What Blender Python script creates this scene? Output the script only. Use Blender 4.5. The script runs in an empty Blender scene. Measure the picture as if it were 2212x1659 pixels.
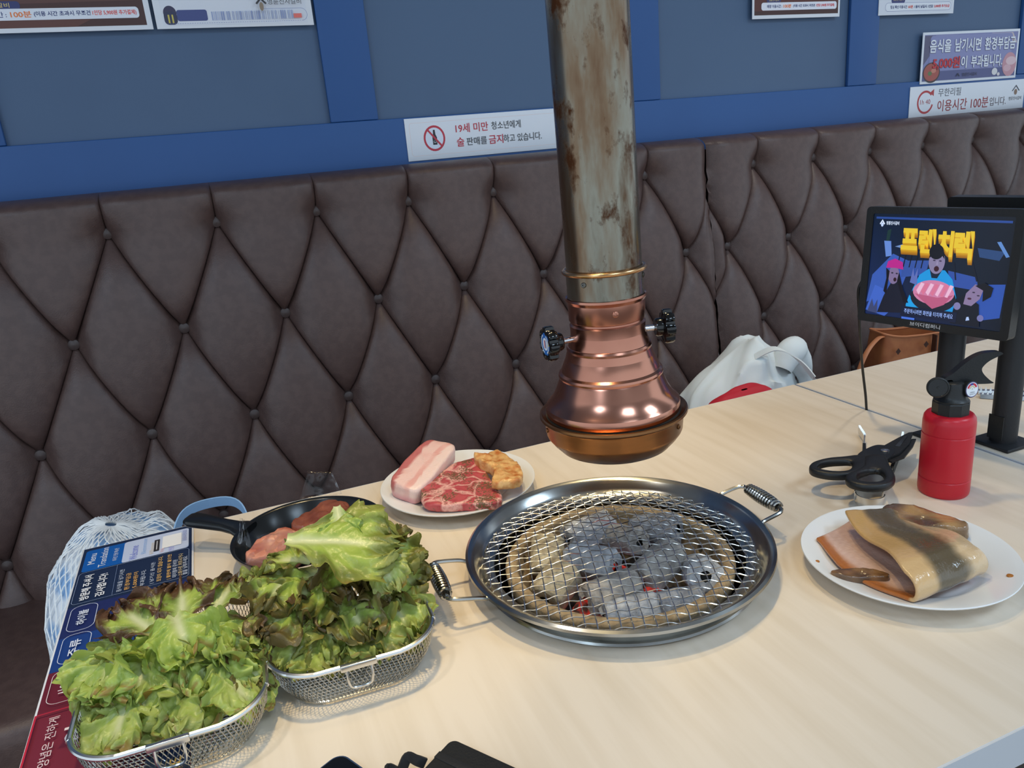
import bpy, bmesh, math, random
from math import sin, cos, pi, sqrt, atan2, radians
from mathutils import Vector, Matrix, noise
from mathutils.geometry import tessellate_polygon

sc = bpy.context.scene
C = sc.collection

# ---------------------------------------------------------------- camera
FPX, W_PX = 1640.0, 2212.0
yaw, pitch, roll = radians(20.6), radians(17.35), radians(-5.03)
fw = Vector((sin(yaw) * cos(pitch), cos(yaw) * cos(pitch), -sin(pitch)))
rt = Vector((cos(yaw), -sin(yaw), 0)); up = rt.cross(fw)
rr = cos(roll) * rt + sin(roll) * up
uu = -sin(roll) * rt + cos(roll) * up
cd = bpy.data.cameras.new('camera'); cam = bpy.data.objects.new('camera', cd); C.objects.link(cam)
cd.sensor_width = 36.0; cd.lens = FPX / W_PX * 36.0; cd.clip_start = 0.02
M = Matrix.Identity(4)
for i in range(3):
    M[i][0], M[i][1], M[i][2] = rr[i], uu[i], -fw[i]
M[2][3] = 1.215
cam.matrix_world = M
sc.camera = cam

# ---------------------------------------------------------------- world, lamps, exposure
wd = bpy.data.worlds.new('room_air'); sc.world = wd; wd.use_nodes = True
bg = wd.node_tree.nodes['Background']
bg.inputs[0].default_value = (0.74, 0.87, 1.0, 1); bg.inputs[1].default_value = 1.05
sc.view_settings.view_transform = 'Standard'; sc.view_settings.look = 'None'
sc.view_settings.gamma = 1.0; sc.view_settings.use_curve_mapping = False
sc.view_settings.exposure = 0.0


def lamp(name, loc, size, watt, col, shape='DISK', spread=180):
    l = bpy.data.lights.new(name, 'AREA'); l.shape = shape; l.size = size
    l.energy = watt; l.color = col; l.spread = radians(spread)
    o = bpy.data.objects.new(name, l); C.objects.link(o); o.location = loc
    return o


WARM = (1.0, 0.77, 0.40); NEUT = (1.0, 0.92, 0.80); COOL = (0.62, 0.81, 1.0)
lamp('ceiling_downlight', (0.10, 0.68, 2.62), 0.12, 1.25, WARM, spread=50)
lamp('ceiling_downlight', (0.62, 1.05, 2.62), 0.12, 1.25, WARM, spread=50)
lamp('ceiling_downlight', (-0.50, 0.62, 2.62), 0.12, 1.1, NEUT, spread=64)
lamp('ceiling_downlight', (1.55, 1.10, 2.62), 0.12, 1.5, NEUT, spread=64)
lamp('added_fill_panel', (0.5, -0.9, 2.62), 0.6, 13, COOL, 'SQUARE')  # unseen area lights added under the ceiling for cool general fill
lamp('added_fill_panel', (2.0, -0.5, 2.62), 0.6, 20, COOL, 'SQUARE')
lamp('added_fill_panel', (-1.4, -0.5, 2.62), 0.6, 17, COOL, 'SQUARE')

# ---------------------------------------------------------------- helpers
def lin(c):
    return tuple((x / 255 / 12.92) if x / 255 <= 0.04045 else ((x / 255 + 0.055) / 1.055) ** 2.4 for x in c[:3]) + (1.0,)


def mix(a, b, t):
    t = max(0.0, min(1.0, t)); return tuple(a[i] + (b[i] - a[i]) * t for i in range(3))


def sstep(a, b, x):
    t = max(0.0, min(1.0, (x - a) / (b - a))); return t * t * (3 - 2 * t)


MATS = {}


def mat(name, col, rough=0.5, metal=0.0, spec=0.5, col2=None, nscale=20.0, lo=0.4, hi=0.6, stretch=(1, 1, 1),
        bump=0.0, bscale=200.0, emit=None, estr=0.0, trans=0.0, sss=0.0, coat=0.0, detail=4.0, rough2=None, bstretch=(1, 1, 1)):
    m = bpy.data.materials.new(name); m.use_nodes = True; nt = m.node_tree; N = nt.nodes; L = nt.links
    b = N['Principled BSDF']
    b.inputs['Base Color'].default_value = lin(col); b.inputs['Roughness'].default_value = rough
    b.inputs['Metallic'].default_value = metal; b.inputs['Specular IOR Level'].default_value = spec
    b.inputs['Transmission Weight'].default_value = trans
    b.inputs['Coat Weight'].default_value = coat; b.inputs['Coat Roughness'].default_value = 0.08
    if sss:
        b.inputs['Subsurface Weight'].default_value = sss; b.inputs['Subsurface Radius'].default_value = (0.006, 0.003, 0.002)
        b.inputs['Subsurface Scale'].default_value = 1.0
    if emit:
        b.inputs['Emission Color'].default_value = lin(emit); b.inputs['Emission Strength'].default_value = estr
    tc = N.new('ShaderNodeTexCoord')

    def noise_fac(scale, st, det):
        mp = N.new('ShaderNodeMapping'); mp.inputs['Scale'].default_value = st
        L.new(tc.outputs['Object'], mp.inputs['Vector'])
        n = N.new('ShaderNodeTexNoise'); n.inputs['Scale'].default_value = scale; n.inputs['Detail'].default_value = det
        L.new(mp.outputs[0], n.inputs['Vector'])
        return n.outputs['Fac']
    if col2 is not None:
        f = noise_fac(nscale, stretch, detail)
        r = N.new('ShaderNodeValToRGB'); r.color_ramp.elements[0].position = lo; r.color_ramp.elements[1].position = hi
        r.color_ramp.elements[0].color = lin(col); r.color_ramp.elements[1].color = lin(col2)
        L.new(f, r.inputs[0]); L.new(r.outputs[0], b.inputs['Base Color'])
        if rough2 is not None:
            mr = N.new('ShaderNodeMapRange'); mr.inputs[1].default_value = lo; mr.inputs[2].default_value = hi
            mr.inputs[3].default_value = rough; mr.inputs[4].default_value = rough2
            L.new(f, mr.inputs[0]); L.new(mr.outputs[0], b.inputs['Roughness'])
    if bump:
        f = noise_fac(bscale, bstretch, 3.0)
        bp = N.new('ShaderNodeBump'); bp.inputs['Strength'].default_value = bump; bp.inputs['Distance'].default_value = 0.002
        L.new(f, bp.inputs['Height']); L.new(bp.outputs[0], b.inputs['Normal'])
    MATS[name] = m
    return m


def vcmat(name, rough=0.5, spec=0.5, emit=0.0, translucent=0.0, bump=0.0, bscale=200.0, sss=0.0, coat=0.0):
    m = bpy.data.materials.new(name); m.use_nodes = True; nt = m.node_tree; N = nt.nodes; L = nt.links
    b = N['Principled BSDF']; at = N.new('ShaderNodeVertexColor'); at.layer_name = 'Col'
    L.new(at.outputs[0], b.inputs['Base Color'])
    b.inputs['Roughness'].default_value = rough; b.inputs['Specular IOR Level'].default_value = spec
    b.inputs['Coat Weight'].default_value = coat; b.inputs['Coat Roughness'].default_value = 0.1
    if sss:
        b.inputs['Subsurface Weight'].default_value = sss; b.inputs['Subsurface Radius'].default_value = (0.006, 0.003, 0.002)
        b.inputs['Subsurface Scale'].default_value = 1.0
    if emit:
        L.new(at.outputs[0], b.inputs['Emission Color']); b.inputs['Emission Strength'].default_value = emit
    if bump:
        tc = N.new('ShaderNodeTexCoord'); n = N.new('ShaderNodeTexNoise'); n.inputs['Scale'].default_value = bscale
        L.new(tc.outputs['Object'], n.inputs['Vector'])
        bp = N.new('ShaderNodeBump'); bp.inputs['Strength'].default_value = bump; bp.inputs['Distance'].default_value = 0.002
        L.new(n.outputs['Fac'], bp.inputs['Height']); L.new(bp.outputs[0], b.inputs['Normal'])
    if translucent:
        t = N.new('ShaderNodeBsdfTranslucent'); L.new(at.outputs[0], t.inputs[0])
        mx = N.new('ShaderNodeMixShader'); mx.inputs[0].default_value = translucent
        L.new(b.outputs[0], mx.inputs[1]); L.new(t.outputs[0], mx.inputs[2])
        L.new(mx.outputs[0], N['Material Output'].inputs['Surface'])
    MATS[name] = m
    return m


class MB:
    """collects geometry of one part"""
    def __init__(s):
        s.v, s.f, s.c = [], [], []

    def add(s, vs, fs, col=None):
        k = len(s.v); s.v += [tuple(p) for p in vs]; s.f += [tuple(i + k for i in f) for f in fs]
        s.c += [col if col is not None else (200, 200, 200)] * len(vs) if not isinstance(col, list) else col
        return s

    def box(s, x0, x1, y0, y1, z0, z1, bev=0.0, col=None):
        if bev <= 0:
            vs = [(x, y, z) for z in (z0, z1) for y in (y0, y1) for x in (x0, x1)]
            return s.add(vs, [(0, 2, 3, 1), (4, 5, 7, 6), (0, 1, 5, 4), (2, 6, 7, 3), (0, 4, 6, 2), (1, 3, 7, 5)], col)
        bm = bmesh.new(); bmesh.ops.create_cube(bm, size=1)
        for q in bm.verts:
            q.co = ((x0 + x1) / 2 + q.co.x * (x1 - x0), (y0 + y1) / 2 + q.co.y * (y1 - y0), (z0 + z1) / 2 + q.co.z * (z1 - z0))
        bmesh.ops.bevel(bm, geom=bm.edges[:], offset=bev, segments=3, profile=0.5, affect='EDGES')
        bm.verts.index_update()
        s.add([q.co[:] for q in bm.verts], [[q.index for q in f.verts] for f in bm.faces], col); bm.free()
        return s

    def lathe(s, prof, n=48, c=(0, 0, 0), caps=True, col=None, axis=None):
        vs, fs = [], []; m = len(prof)
        for i in range(n):
            a = 2 * pi * i / n
            for r, z in prof:
                vs.append(Vector((r * cos(a), r * sin(a), z)))
        if axis is not None:
            q = Vector((0, 0, 1)).rotation_difference(Vector(axis)); vs = [q @ p for p in vs]
        vs = [p + Vector(c) for p in vs]
        for i in range(n):
            j = (i + 1) % n
            for k in range(m - 1):
                fs.append((i * m + k, j * m + k, j * m + k + 1, i * m + k + 1))
        if caps:
            if prof[0][0] > 1e-6: fs.append(tuple(i * m for i in range(n))[::-1])
            if prof[-1][0] > 1e-6: fs.append(tuple(i * m + m - 1 for i in range(n)))
        return s.add(vs, fs, col)

    def tube(s, pts, r, n=8, closed=False, caps=True, col=None, flat=1.0, upv=None):
        pts = [Vector(p) for p in pts]; m = len(pts); vs, fs = [], []
        rad = r if isinstance(r, (list, tuple)) else [r] * m
        nrm = None
        for i in range(m):
            a = pts[i - 1] if (i > 0 or closed) else pts[i]
            b = pts[(i + 1) % m] if (i < m - 1 or closed) else pts[i]
            t = (b - a)
            t = t.normalized() if t.length > 1e-9 else Vector((0, 0, 1))
            if upv is not None: nrm = Vector(upv)
            elif nrm is None: nrm = Vector((0, 0, 1)) if abs(t.z) < 0.9 else Vector((1, 0, 0))
            nrm = nrm - t * nrm.dot(t)
            nrm = nrm.normalized() if nrm.length > 1e-6 else t.orthogonal().normalized()
            bn = t.cross(nrm)
            for k in range(n):
                an = 2 * pi * k / n
                vs.append(pts[i] + (nrm * cos(an) * flat + bn * sin(an)) * rad[i])
        for i in range(m if closed else m - 1):
            j = (i + 1) % m
            for k in range(n):
                l = (k + 1) % n; fs.append((i * n + k, i * n + l, j * n + l, j * n + k))
        if caps and not closed:
            fs.append(tuple(range(n))[::-1]); fs.append(tuple((m - 1) * n + k for k in range(n)))
        return s.add(vs, fs, col)

    def grid(s, fn, nu, nv, cu=False, cv=False, colfn=None):
        vs, cs = [], []
        for i in range(nu if cu else nu + 1):
            for j in range(nv if cv else nv + 1):
                vs.append(Vector(fn(i / nu, j / nv)))
                cs.append(colfn(i / nu, j / nv) if colfn else (200, 200, 200))
        w = nv if cv else nv + 1; h = nu if cu else nu + 1; fs = []
        for i in range(nu):
            for j in range(nv):
                i2, j2 = (i + 1) % h, (j + 1) % w
                fs.append((i * w + j, i2 * w + j, i2 * w + j2, i * w + j2))
        return s.add(vs, fs, cs)

    def prism(s, outline, z0, z1, col=None):
        """vertical extrusion of a 2D outline (any simple polygon)"""
        n = len(outline); vs = [(x, y, z0) for x, y in outline] + [(x, y, z1) for x, y in outline]
        tri = tessellate_polygon([[Vector((x, y, 0)) for x, y in outline]])
        fs = [tuple(t) for t in tri] + [tuple(i + n for i in t) for t in tri]
        fs += [(i, (i + 1) % n, (i + 1) % n + n, i + n) for i in range(n)]
        return s.add(vs, fs, col)

    def xform(s, m):
        s.v = [tuple(m @ Vector(p)) for p in s.v]; return s

    def mesh(s, name, m, smooth=40):
        me = bpy.data.meshes.new(name); me.from_pydata(s.v, [], s.f)
        ca = me.color_attributes.new('Col', 'FLOAT_COLOR', 'POINT')
        buf = []
        for c in s.c: buf += lin(c)
        ca.data.foreach_set('color', buf)
        bm = bmesh.new(); bm.from_mesh(me); bmesh.ops.recalc_face_normals(bm, faces=bm.faces); bm.to_mesh(me); bm.free()
        if smooth:
            me.shade_smooth(); me.set_sharp_from_angle(angle=radians(smooth))
        me.materials.append(MATS[m] if isinstance(m, str) else m)
        return me

    def build(s, name, m, parent=None, smooth=40):
        return link(name, s.mesh(name, m, smooth), parent)


def link(name, me, parent=None):
    o = bpy.data.objects.new(name, me); C.objects.link(o)
    if parent is not None: o.parent = parent
    return o


def tag(o, label=None, cat=None, group=None, kind=None):
    if label: o['label'] = label
    if cat: o['category'] = cat
    if group: o['group'] = group
    if kind: o['kind'] = kind
    return o


def thing(name, label, cat, loc=(0, 0, 0), rz=0.0, group=None, rot=None):
    o = bpy.data.objects.new(name, None); C.objects.link(o)
    o.empty_display_size = 0.03
    o.location = loc; o.rotation_euler = rot if rot else (0, 0, rz)
    return tag(o, label, cat, group)


def struct(name, mb, m, smooth=40, parent=None):
    o = mb.build(name, m, parent, smooth); o['kind'] = 'structure'; return o


def cut(o, cutters):
    """boolean-subtract temporary solids from a mesh object, baked into its mesh"""
    tmp = []
    for cm in cutters:
        c = cm.build('cutter', o.data.materials[0], o.parent, 0); tmp.append(c)
        md = o.modifiers.new('cut', 'BOOLEAN'); md.object = c; md.operation = 'DIFFERENCE'; md.solver = 'EXACT'
    dg = bpy.context.evaluated_depsgraph_get()
    me = bpy.data.meshes.new_from_object(o.evaluated_get(dg))
    o.modifiers.clear(); o.data = me
    for c in tmp: bpy.data.objects.remove(c)
    me.shade_smooth(); me.set_sharp_from_angle(angle=radians(35))
    return o


def bez(pts, n=8):
    """Catmull-Rom through points"""
    P = [Vector(p) for p in pts]; out = []
    for i in range(len(P) - 1):
        a, b, c, d = P[max(0, i - 1)], P[i], P[i + 1], P[min(len(P) - 1, i + 2)]
        for k in range(n):
            t = k / n
            out.append(0.5 * ((2 * b) + (c - a) * t + (2 * a - 5 * b + 4 * c - d) * t * t + (3 * b - a - 3 * c + d) * t ** 3))
    out.append(P[-1]); return out


def loopc(pts, n=6):
    """closed Catmull-Rom of 2D points"""
    P = [Vector((p[0], p[1])) for p in pts]; k = len(P); out = []
    for i in range(k):
        a, b, c, d = P[i - 1], P[i], P[(i + 1) % k], P[(i + 2) % k]
        for j in range(n):
            t = j / n
            out.append(0.5 * ((2 * b) + (c - a) * t + (2 * a - 5 * b + 4 * c - d) * t * t + (3 * b - a - 3 * c + d) * t ** 3))
    return [(p.x, p.y) for p in out]


def rrect(x0, x1, y0, y1, r, n=6):
    out = []
    for cx, cy, a0 in ((x1 - r, y1 - r, 0), (x0 + r, y1 - r, 90), (x0 + r, y0 + r, 180), (x1 - r, y0 + r, 270)):
        for k in range(n + 1):
            a = radians(a0 + 90 * k / n); out.append((cx + r * cos(a), cy + r * sin(a)))
    return out


TXT = {}


def text_geo(s, bold):
    k = (s, bold)
    if k not in TXT:
        cu = bpy.data.curves.new('t', 'FONT'); cu.body = s; cu.offset = bold; cu.resolution_u = 3
        o = bpy.data.objects.new('t', cu)
        me = bpy.data.meshes.new_from_object(o)
        vs = [(q.co.x, q.co.y) for q in me.vertices]; fs = [tuple(p.vertices) for p in me.polygons]
        bpy.data.objects.remove(o); bpy.data.curves.remove(cu); bpy.data.meshes.remove(me)
        x0, x1 = min(p[0] for p in vs), max(p[0] for p in vs); y0, y1 = min(p[1] for p in vs), max(p[1] for p in vs)
        TXT[k] = ([((p[0] - x0) / (x1 - x0), (p[1] - y0) / (y1 - y0)) for p in vs], fs)
    return TXT[k]


class Print:
    """flat ink layers on a board; u to the right, v up, each layer a hair above the last"""
    def __init__(s, step=8e-5):
        s.mb = MB(); s.z = 1e-4; s.step = step

    def poly(s, pts, col):
        tri = tessellate_polygon([[Vector((p[0], p[1], 0)) for p in pts]])
        cols = col if isinstance(col, list) else [col] * len(pts)
        s.mb.add([(p[0], p[1], s.z) for p in pts], [tuple(t) for t in tri], cols); s.z += s.step; return s

    def rect(s, x, y, w, h, col):
        return s.poly([(x, y), (x + w, y), (x + w, y + h), (x, y + h)], col)

    def rr(s, x, y, w, h, r, col):
        return s.poly(rrect(x, x + w, y, y + h, r), col)

    def frame(s, x, y, w, h, r, t, col):
        a = rrect(x, x + w, y, y + h, r); b = rrect(x + t, x + w - t, y + t, y + h - t, max(1e-4, r - t)); n = len(a)
        s.mb.add([(p[0], p[1], s.z) for p in a + b], [(i, (i + 1) % n, n + (i + 1) % n, n + i) for i in range(n)], [col] * (2 * n))
        s.z += s.step; return s

    def ell(s, cx, cy, rx, ry, col, n=28):
        return s.poly([(cx + rx * cos(2 * pi * i / n), cy + ry * sin(2 * pi * i / n)) for i in range(n)], col)

    def arc(s, cx, cy, r0, r1, a0, a1, col, n=36):
        vs, fs = [], []
        for i in range(n + 1):
            a = radians(a0 + (a1 - a0) * i / n)
            vs += [(cx + r0 * cos(a), cy + r0 * sin(a), s.z), (cx + r1 * cos(a), cy + r1 * sin(a), s.z)]
        fs = [(2 * i, 2 * i + 1, 2 * i + 3, 2 * i + 2) for i in range(n)]
        s.mb.add(vs, fs, [col] * len(vs)); s.z += s.step; return s

    def text(s, t, x, y, w, h, col, bold=0.0, shear=0.0):
        vs, fs = text_geo(t, bold)
        s.mb.add([(x + (p[0] + shear * p[1]) * w, y + p[1] * h, s.z) for p in vs], fs, [col] * len(vs)); s.z += s.step; return s

    def build(s, parent, m='ink', name='print', loc=None):
        o = s.mb.build(name, m, parent, 0)
        if loc: o.location = loc
        return o

# ---------------------------------------------------------------- materials
mat('wall_panel', (78, 102, 133), 0.55, col2=(74, 97, 128), nscale=2.0)
mat('wall_frame', (41, 87, 147), 0.5, col2=(38, 82, 140), nscale=2.0)
mat('plaster', (205, 205, 205), 0.8)
mat('ceiling_board', (190, 190, 192), 0.9)
mat('floor_tile', (120, 112, 104), 0.5, col2=(100, 94, 88), nscale=3)
mat('leather', (90, 70, 65), 0.40, spec=0.5, col2=(82, 63, 59), nscale=60, bump=0.25, bscale=420)
mat('leather_button', (74, 60, 57), 0.45)
mat('wood', (230, 216, 198), 0.34, spec=0.45, col2=(217, 201, 179), nscale=7, lo=0.40, hi=0.85, stretch=(9, 0.7, 1), detail=6)
mat('table_edge', (208, 209, 212), 0.4)
mat('dark_metal', (34, 35, 38), 0.5, spec=0.4, bump=0.15, bscale=300)
mat('black_plastic', (24, 26, 28), 0.42, bump=0.12, bscale=500)
mat('gloss_black', (12, 12, 13), 0.12, spec=0.6)
mat('steel', (188, 188, 184), 0.2, metal=1.0, col2=(150, 148, 142), nscale=14, lo=0.4, hi=0.75)
mat('steel_bright', (222, 222, 220), 0.24, metal=1.0)
mat('steel_dull', (120, 118, 112), 0.34, metal=1.0, col2=(82, 78, 72), nscale=25)
mat('chrome', (225, 225, 228), 0.08, metal=1.0)
mat('copper', (205, 145, 122), 0.17, metal=1.0, col2=(176, 116, 96), nscale=9, lo=0.35, hi=0.75, rough2=0.3)
mat('copper_dark', (150, 104, 66), 0.3, metal=1.0, col2=(116, 84, 54), nscale=8, lo=0.4, hi=0.7, stretch=(1, 1, 5))
mat('brass_bead', (206, 160, 112), 0.25, metal=1.0)
mat('ceramic', (176, 152, 118), 0.85, col2=(128, 108, 80), nscale=45, lo=0.4, hi=0.72, bump=0.5, bscale=220)
mat('soot', (30, 27, 24), 0.9, col2=(66, 58, 48), nscale=40)
mat('ash', (92, 84, 76), 0.95, col2=(52, 46, 42), nscale=60, bump=0.6, bscale=150)
em = mat('ember', (70, 44, 40), 0.95, bump=0.6, bscale=200)
_n = em.node_tree.nodes; _l = em.node_tree.links; _t = _n.new('ShaderNodeTexCoord'); _x = _n.new('ShaderNodeTexNoise'); _x.inputs['Scale'].default_value = 55
_r = _n.new('ShaderNodeValToRGB'); _r.color_ramp.elements[0].position = 0.40; _r.color_ramp.elements[0].color = (0, 0, 0, 1); _r.color_ramp.elements[1].position = 0.62; _r.color_ramp.elements[1].color = lin((255, 66, 50))
_l.new(_t.outputs['Object'], _x.inputs['Vector']); _l.new(_x.outputs['Fac'], _r.inputs[0]); _l.new(_r.outputs[0], _n['Principled BSDF'].inputs['Emission Color']); _n['Principled BSDF'].inputs['Emission Strength'].default_value = 0.55
for k, (a, b) in enumerate((((196, 198, 202), (140, 142, 148)), ((206, 192, 162), (156, 140, 112)), ((160, 163, 170), (108, 110, 118)), ((182, 176, 168), (128, 121, 117)))):
    mat('charcoal_%d' % k, a, 0.95, col2=b, nscale=75, lo=0.36, hi=0.7, bump=0.7, bscale=260)
mat('charcoal_core', (46, 45, 44), 0.95)
mat('porcelain', (232, 234, 236), 0.16, spec=0.5)
mat('pan_black', (20, 24, 28), 0.22, spec=0.5)
mat('red_paint', (196, 26, 44), 0.34, spec=0.45)
mat('white_cloth', (222, 228, 228), 0.8, sss=0.1)
mat('red_cloth', (186, 26, 48), 0.7)
mat('blue_cloth', (150, 188, 226), 0.8, bump=0.2, bscale=600)
mat('net_cord', (240, 244, 246), 0.7)
mat('tan_leather', (172, 104, 60), 0.5, col2=(160, 92, 52), nscale=30)
mat('tan_trim', (190, 120, 78), 0.5)
mat('dark_print', (70, 40, 28), 0.6)
mat('board_white', (232, 234, 240), 0.35)
mat('film_sheet', (226, 228, 232), 0.25)
mat('pork_slice', (214, 152, 128), 0.4, col2=(186, 104, 84), nscale=40, lo=0.35, hi=0.65, sss=0.15, bump=0.4, bscale=120)
mat('brown_slice', (146, 84, 62), 0.3, col2=(112, 58, 44), nscale=50, lo=0.35, hi=0.65, bump=0.4, bscale=120)
mat('rind', (230, 184, 120), 0.3, col2=(190, 104, 34), nscale=75, lo=0.42, hi=0.68, sss=0.1, bump=0.7, bscale=150)
mat('sauce', (176, 112, 50), 0.15)
vcmat('ink', 0.42)
vcmat('meat_tint', 0.34, sss=0.15, bump=0.35, bscale=260)
vcmat('fillet_tint', 0.16, spec=0.6, bump=0.25, bscale=300, coat=0.3)
vcmat('leaf_tint', 0.34, spec=0.45, translucent=0.30, bump=0.35, bscale=170)
vcmat('cloth_tint', 0.8)
vcmat('screen_light', 0.25, emit=0.6)


def plastic_film():
    m = bpy.data.materials.new('clear_film'); m.use_nodes = True; N = m.node_tree.nodes; L = m.node_tree.links
    N.remove(N['Principled BSDF'])
    t = N.new('ShaderNodeBsdfTransparent'); g = N.new('ShaderNodeBsdfGlossy'); g.inputs['Roughness'].default_value = 0.12
    lw = N.new('ShaderNodeLayerWeight'); lw.inputs[0].default_value = 0.35
    mr = N.new('ShaderNodeMapRange'); mr.inputs[3].default_value = 0.015; mr.inputs[4].default_value = 0.22
    L.new(lw.outputs['Fresnel'], mr.inputs[0])
    mx = N.new('ShaderNodeMixShader'); L.new(mr.outputs[0], mx.inputs[0]); L.new(t.outputs[0], mx.inputs[1]); L.new(g.outputs[0], mx.inputs[2])
    L.new(mx.outputs[0], N['Material Output'].inputs['Surface']); MATS['clear_film'] = m


plastic_film()


def pipe_mat():
    m = mat('aged_pipe', (150, 138, 112), 0.3, metal=0.9); N = m.node_tree.nodes; L = m.node_tree.links
    b = N['Principled BSDF']; tc = N.new('ShaderNodeTexCoord')
    def nz(scale, st, det=6):
        mp = N.new('ShaderNodeMapping'); mp.inputs['Scale'].default_value = st; L.new(tc.outputs['Object'], mp.inputs[0])
        n = N.new('ShaderNodeTexNoise'); n.inputs['Scale'].default_value = scale; n.inputs['Detail'].default_value = det
        n.inputs['Roughness'].default_value = 0.65
        L.new(mp.outputs[0], n.inputs['Vector']); return n.outputs['Fac']
    def ramp(f, stops):
        r = N.new('ShaderNodeValToRGB'); e = r.color_ramp.elements
        e[0].position, e[0].color = stops[0][0], lin(stops[0][1]); e[1].position, e[1].color = stops[-1][0], lin(stops[-1][1])
        for p, c in stops[1:-1]:
            k = e.new(p); k.color = lin(c)
        L.new(f, r.inputs[0]); return r.outputs[0]
    base = ramp(nz(16, (1, 1, 0.22)), [(0.3, (98, 64, 40)), (0.43, (124, 103, 82)), (0.55, (142, 138, 124)), (0.66, (94, 70, 50))])
    spots = N.new('ShaderNodeMapRange'); spots.inputs[1].default_value = 0.55; spots.inputs[2].default_value = 0.66
    L.new(nz(38, (1, 1, 0.6), 8), spots.inputs[0])
    mx = N.new('ShaderNodeMix'); mx.data_type = 'RGBA'; L.new(spots.outputs[0], mx.inputs[0]); L.new(base, mx.inputs[6])
    mx.inputs[7].default_value = lin((84, 50, 28))
    # more tarnish toward the lower end of the pipe
    L.new(mx.outputs[2], b.inputs['Base Color'])
    mr = N.new('ShaderNodeMapRange'); mr.inputs[3].default_value = 0.24; mr.inputs[4].default_value = 0.62
    L.new(spots.outputs[0], mr.inputs[0]); L.new(mr.outputs[0], b.inputs['Roughness'])


pipe_mat()


def steak_mat():
    m = mat('steak_meat', (196, 84, 84), 0.36, sss=0.15, bump=0.3, bscale=200); N = m.node_tree.nodes; L = m.node_tree.links
    b = N['Principled BSDF']; tc = N.new('ShaderNodeTexCoord')
    n = N.new('ShaderNodeTexNoise'); n.inputs['Scale'].default_value = 30; n.inputs['Detail'].default_value = 5; L.new(tc.outputs['Object'], n.inputs['Vector'])
    ad = N.new('ShaderNodeMix'); ad.data_type = 'RGBA'; ad.inputs[0].default_value = 0.045
    L.new(tc.outputs['Object'], ad.inputs[6]); L.new(n.outputs['Color'], ad.inputs[7])
    v = N.new('ShaderNodeTexVoronoi'); v.feature = 'DISTANCE_TO_EDGE'; v.inputs['Scale'].default_value = 26; L.new(ad.outputs[2], v.inputs['Vector'])
    r = N.new('ShaderNodeValToRGB'); e = r.color_ramp.elements
    e[0].position, e[0].color = 0.0, lin((230, 176, 164)); e[1].position, e[1].color = 0.10, lin((178, 66, 72)); k_ = e.new(0.22); k_.color = lin((192, 86, 88))
    L.new(v.outputs['Distance'], r.inputs[0])
    p = N.new('ShaderNodeTexNoise'); p.inputs['Scale'].default_value = 420; p.inputs['Detail'].default_value = 2; L.new(tc.outputs['Object'], p.inputs['Vector'])
    q = N.new('ShaderNodeTexNoise'); q.inputs['Scale'].default_value = 45; L.new(tc.outputs['Object'], q.inputs['Vector'])
    mu = N.new('ShaderNodeMath'); mu.operation = 'MULTIPLY'; L.new(p.outputs['Fac'], mu.inputs[0]); L.new(q.outputs['Fac'], mu.inputs[1])
    mr = N.new('ShaderNodeMapRange'); mr.inputs[1].default_value = 0.290; mr.inputs[2].default_value = 0.325; L.new(mu.outputs[0], mr.inputs[0])
    mx = N.new('ShaderNodeMix'); mx.data_type = 'RGBA'; L.new(mr.outputs[0], mx.inputs[0]); L.new(r.outputs[0], mx.inputs[6])
    mx.inputs[7].default_value = lin((110, 88, 58)); L.new(mx.outputs[2], b.inputs['Base Color'])


steak_mat()

# ---------------------------------------------------------------- the room
WY = 1.76
struct('floor', MB().box(-3, 4.6, -3, WY, -0.05, 0), 'floor_tile')
struct('ceiling', MB().box(-3, 4.6, -3, WY + 0.1, 2.72, 2.78), 'ceiling_board')
wall = struct('wall_back', MB().box(-3, 4.6, WY, WY + 0.1, 0, 2.72), 'wall_panel')
FY = WY - 0.012
tn = 1
def trim(x0, x1, z0, z1):
    global tn
    struct('trim_%d' % tn, MB().box(x0, x1, FY, WY - 0.0005, z0, z1, 0.002), 'wall_frame'); tn += 1
trim(-3, 4.6, 1.03, 1.2945); trim(-3, 4.6, 2.55, 2.715)
for x in (-2.565, -1.85, -1.135, -0.42, 0.295, 1.02, 1.733, 2.407, 3.12, 3.84):
    trim(x, x + 0.104, 1.295, 2.5495)

# ---------------------------------------------------------------- tufted banquettes
Y0, Z0, TL = 1.60, 0.45, 0.13          # button plane: y = Y0 + TL*(z-Z0)
DEP = 0.056
def pillow(u, v):
    su, sv = max(0, sin(pi * u)), max(0, sin(pi * v))
    b = (16 * u * (1 - u) * v * (1 - v)) ** 0.42 if 0 < u < 1 and 0 < v < 1 else 0.0
    a = 0.50 * (su ** 0.8 + sv ** 0.8 - su ** 0.8 * sv ** 0.8)
    pit = 1.0
    for cu, cv in ((0, 0), (0, 1), (1, 0), (1, 1)):
        px, pz_ = ((u - cu) - (v - cv)) * 0.1, ((u - cu) + (v - cv)) * 0.199
        pit *= 1 - 0.42 * math.exp(-(px * px + pz_ * pz_) / 0.030 ** 2)
    return DEP * (1 - (1 - a) * (1 - b)) * pit
def cosp(t): return (1 - cos(pi * t)) / 2
def seam_k(x, seams):
    k = 1.0
    for s in seams:
        d = abs(x - s); k = min(k, 0.42 + 0.58 * min(1.0, d / 0.028) ** 0.5)
    return k
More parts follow.
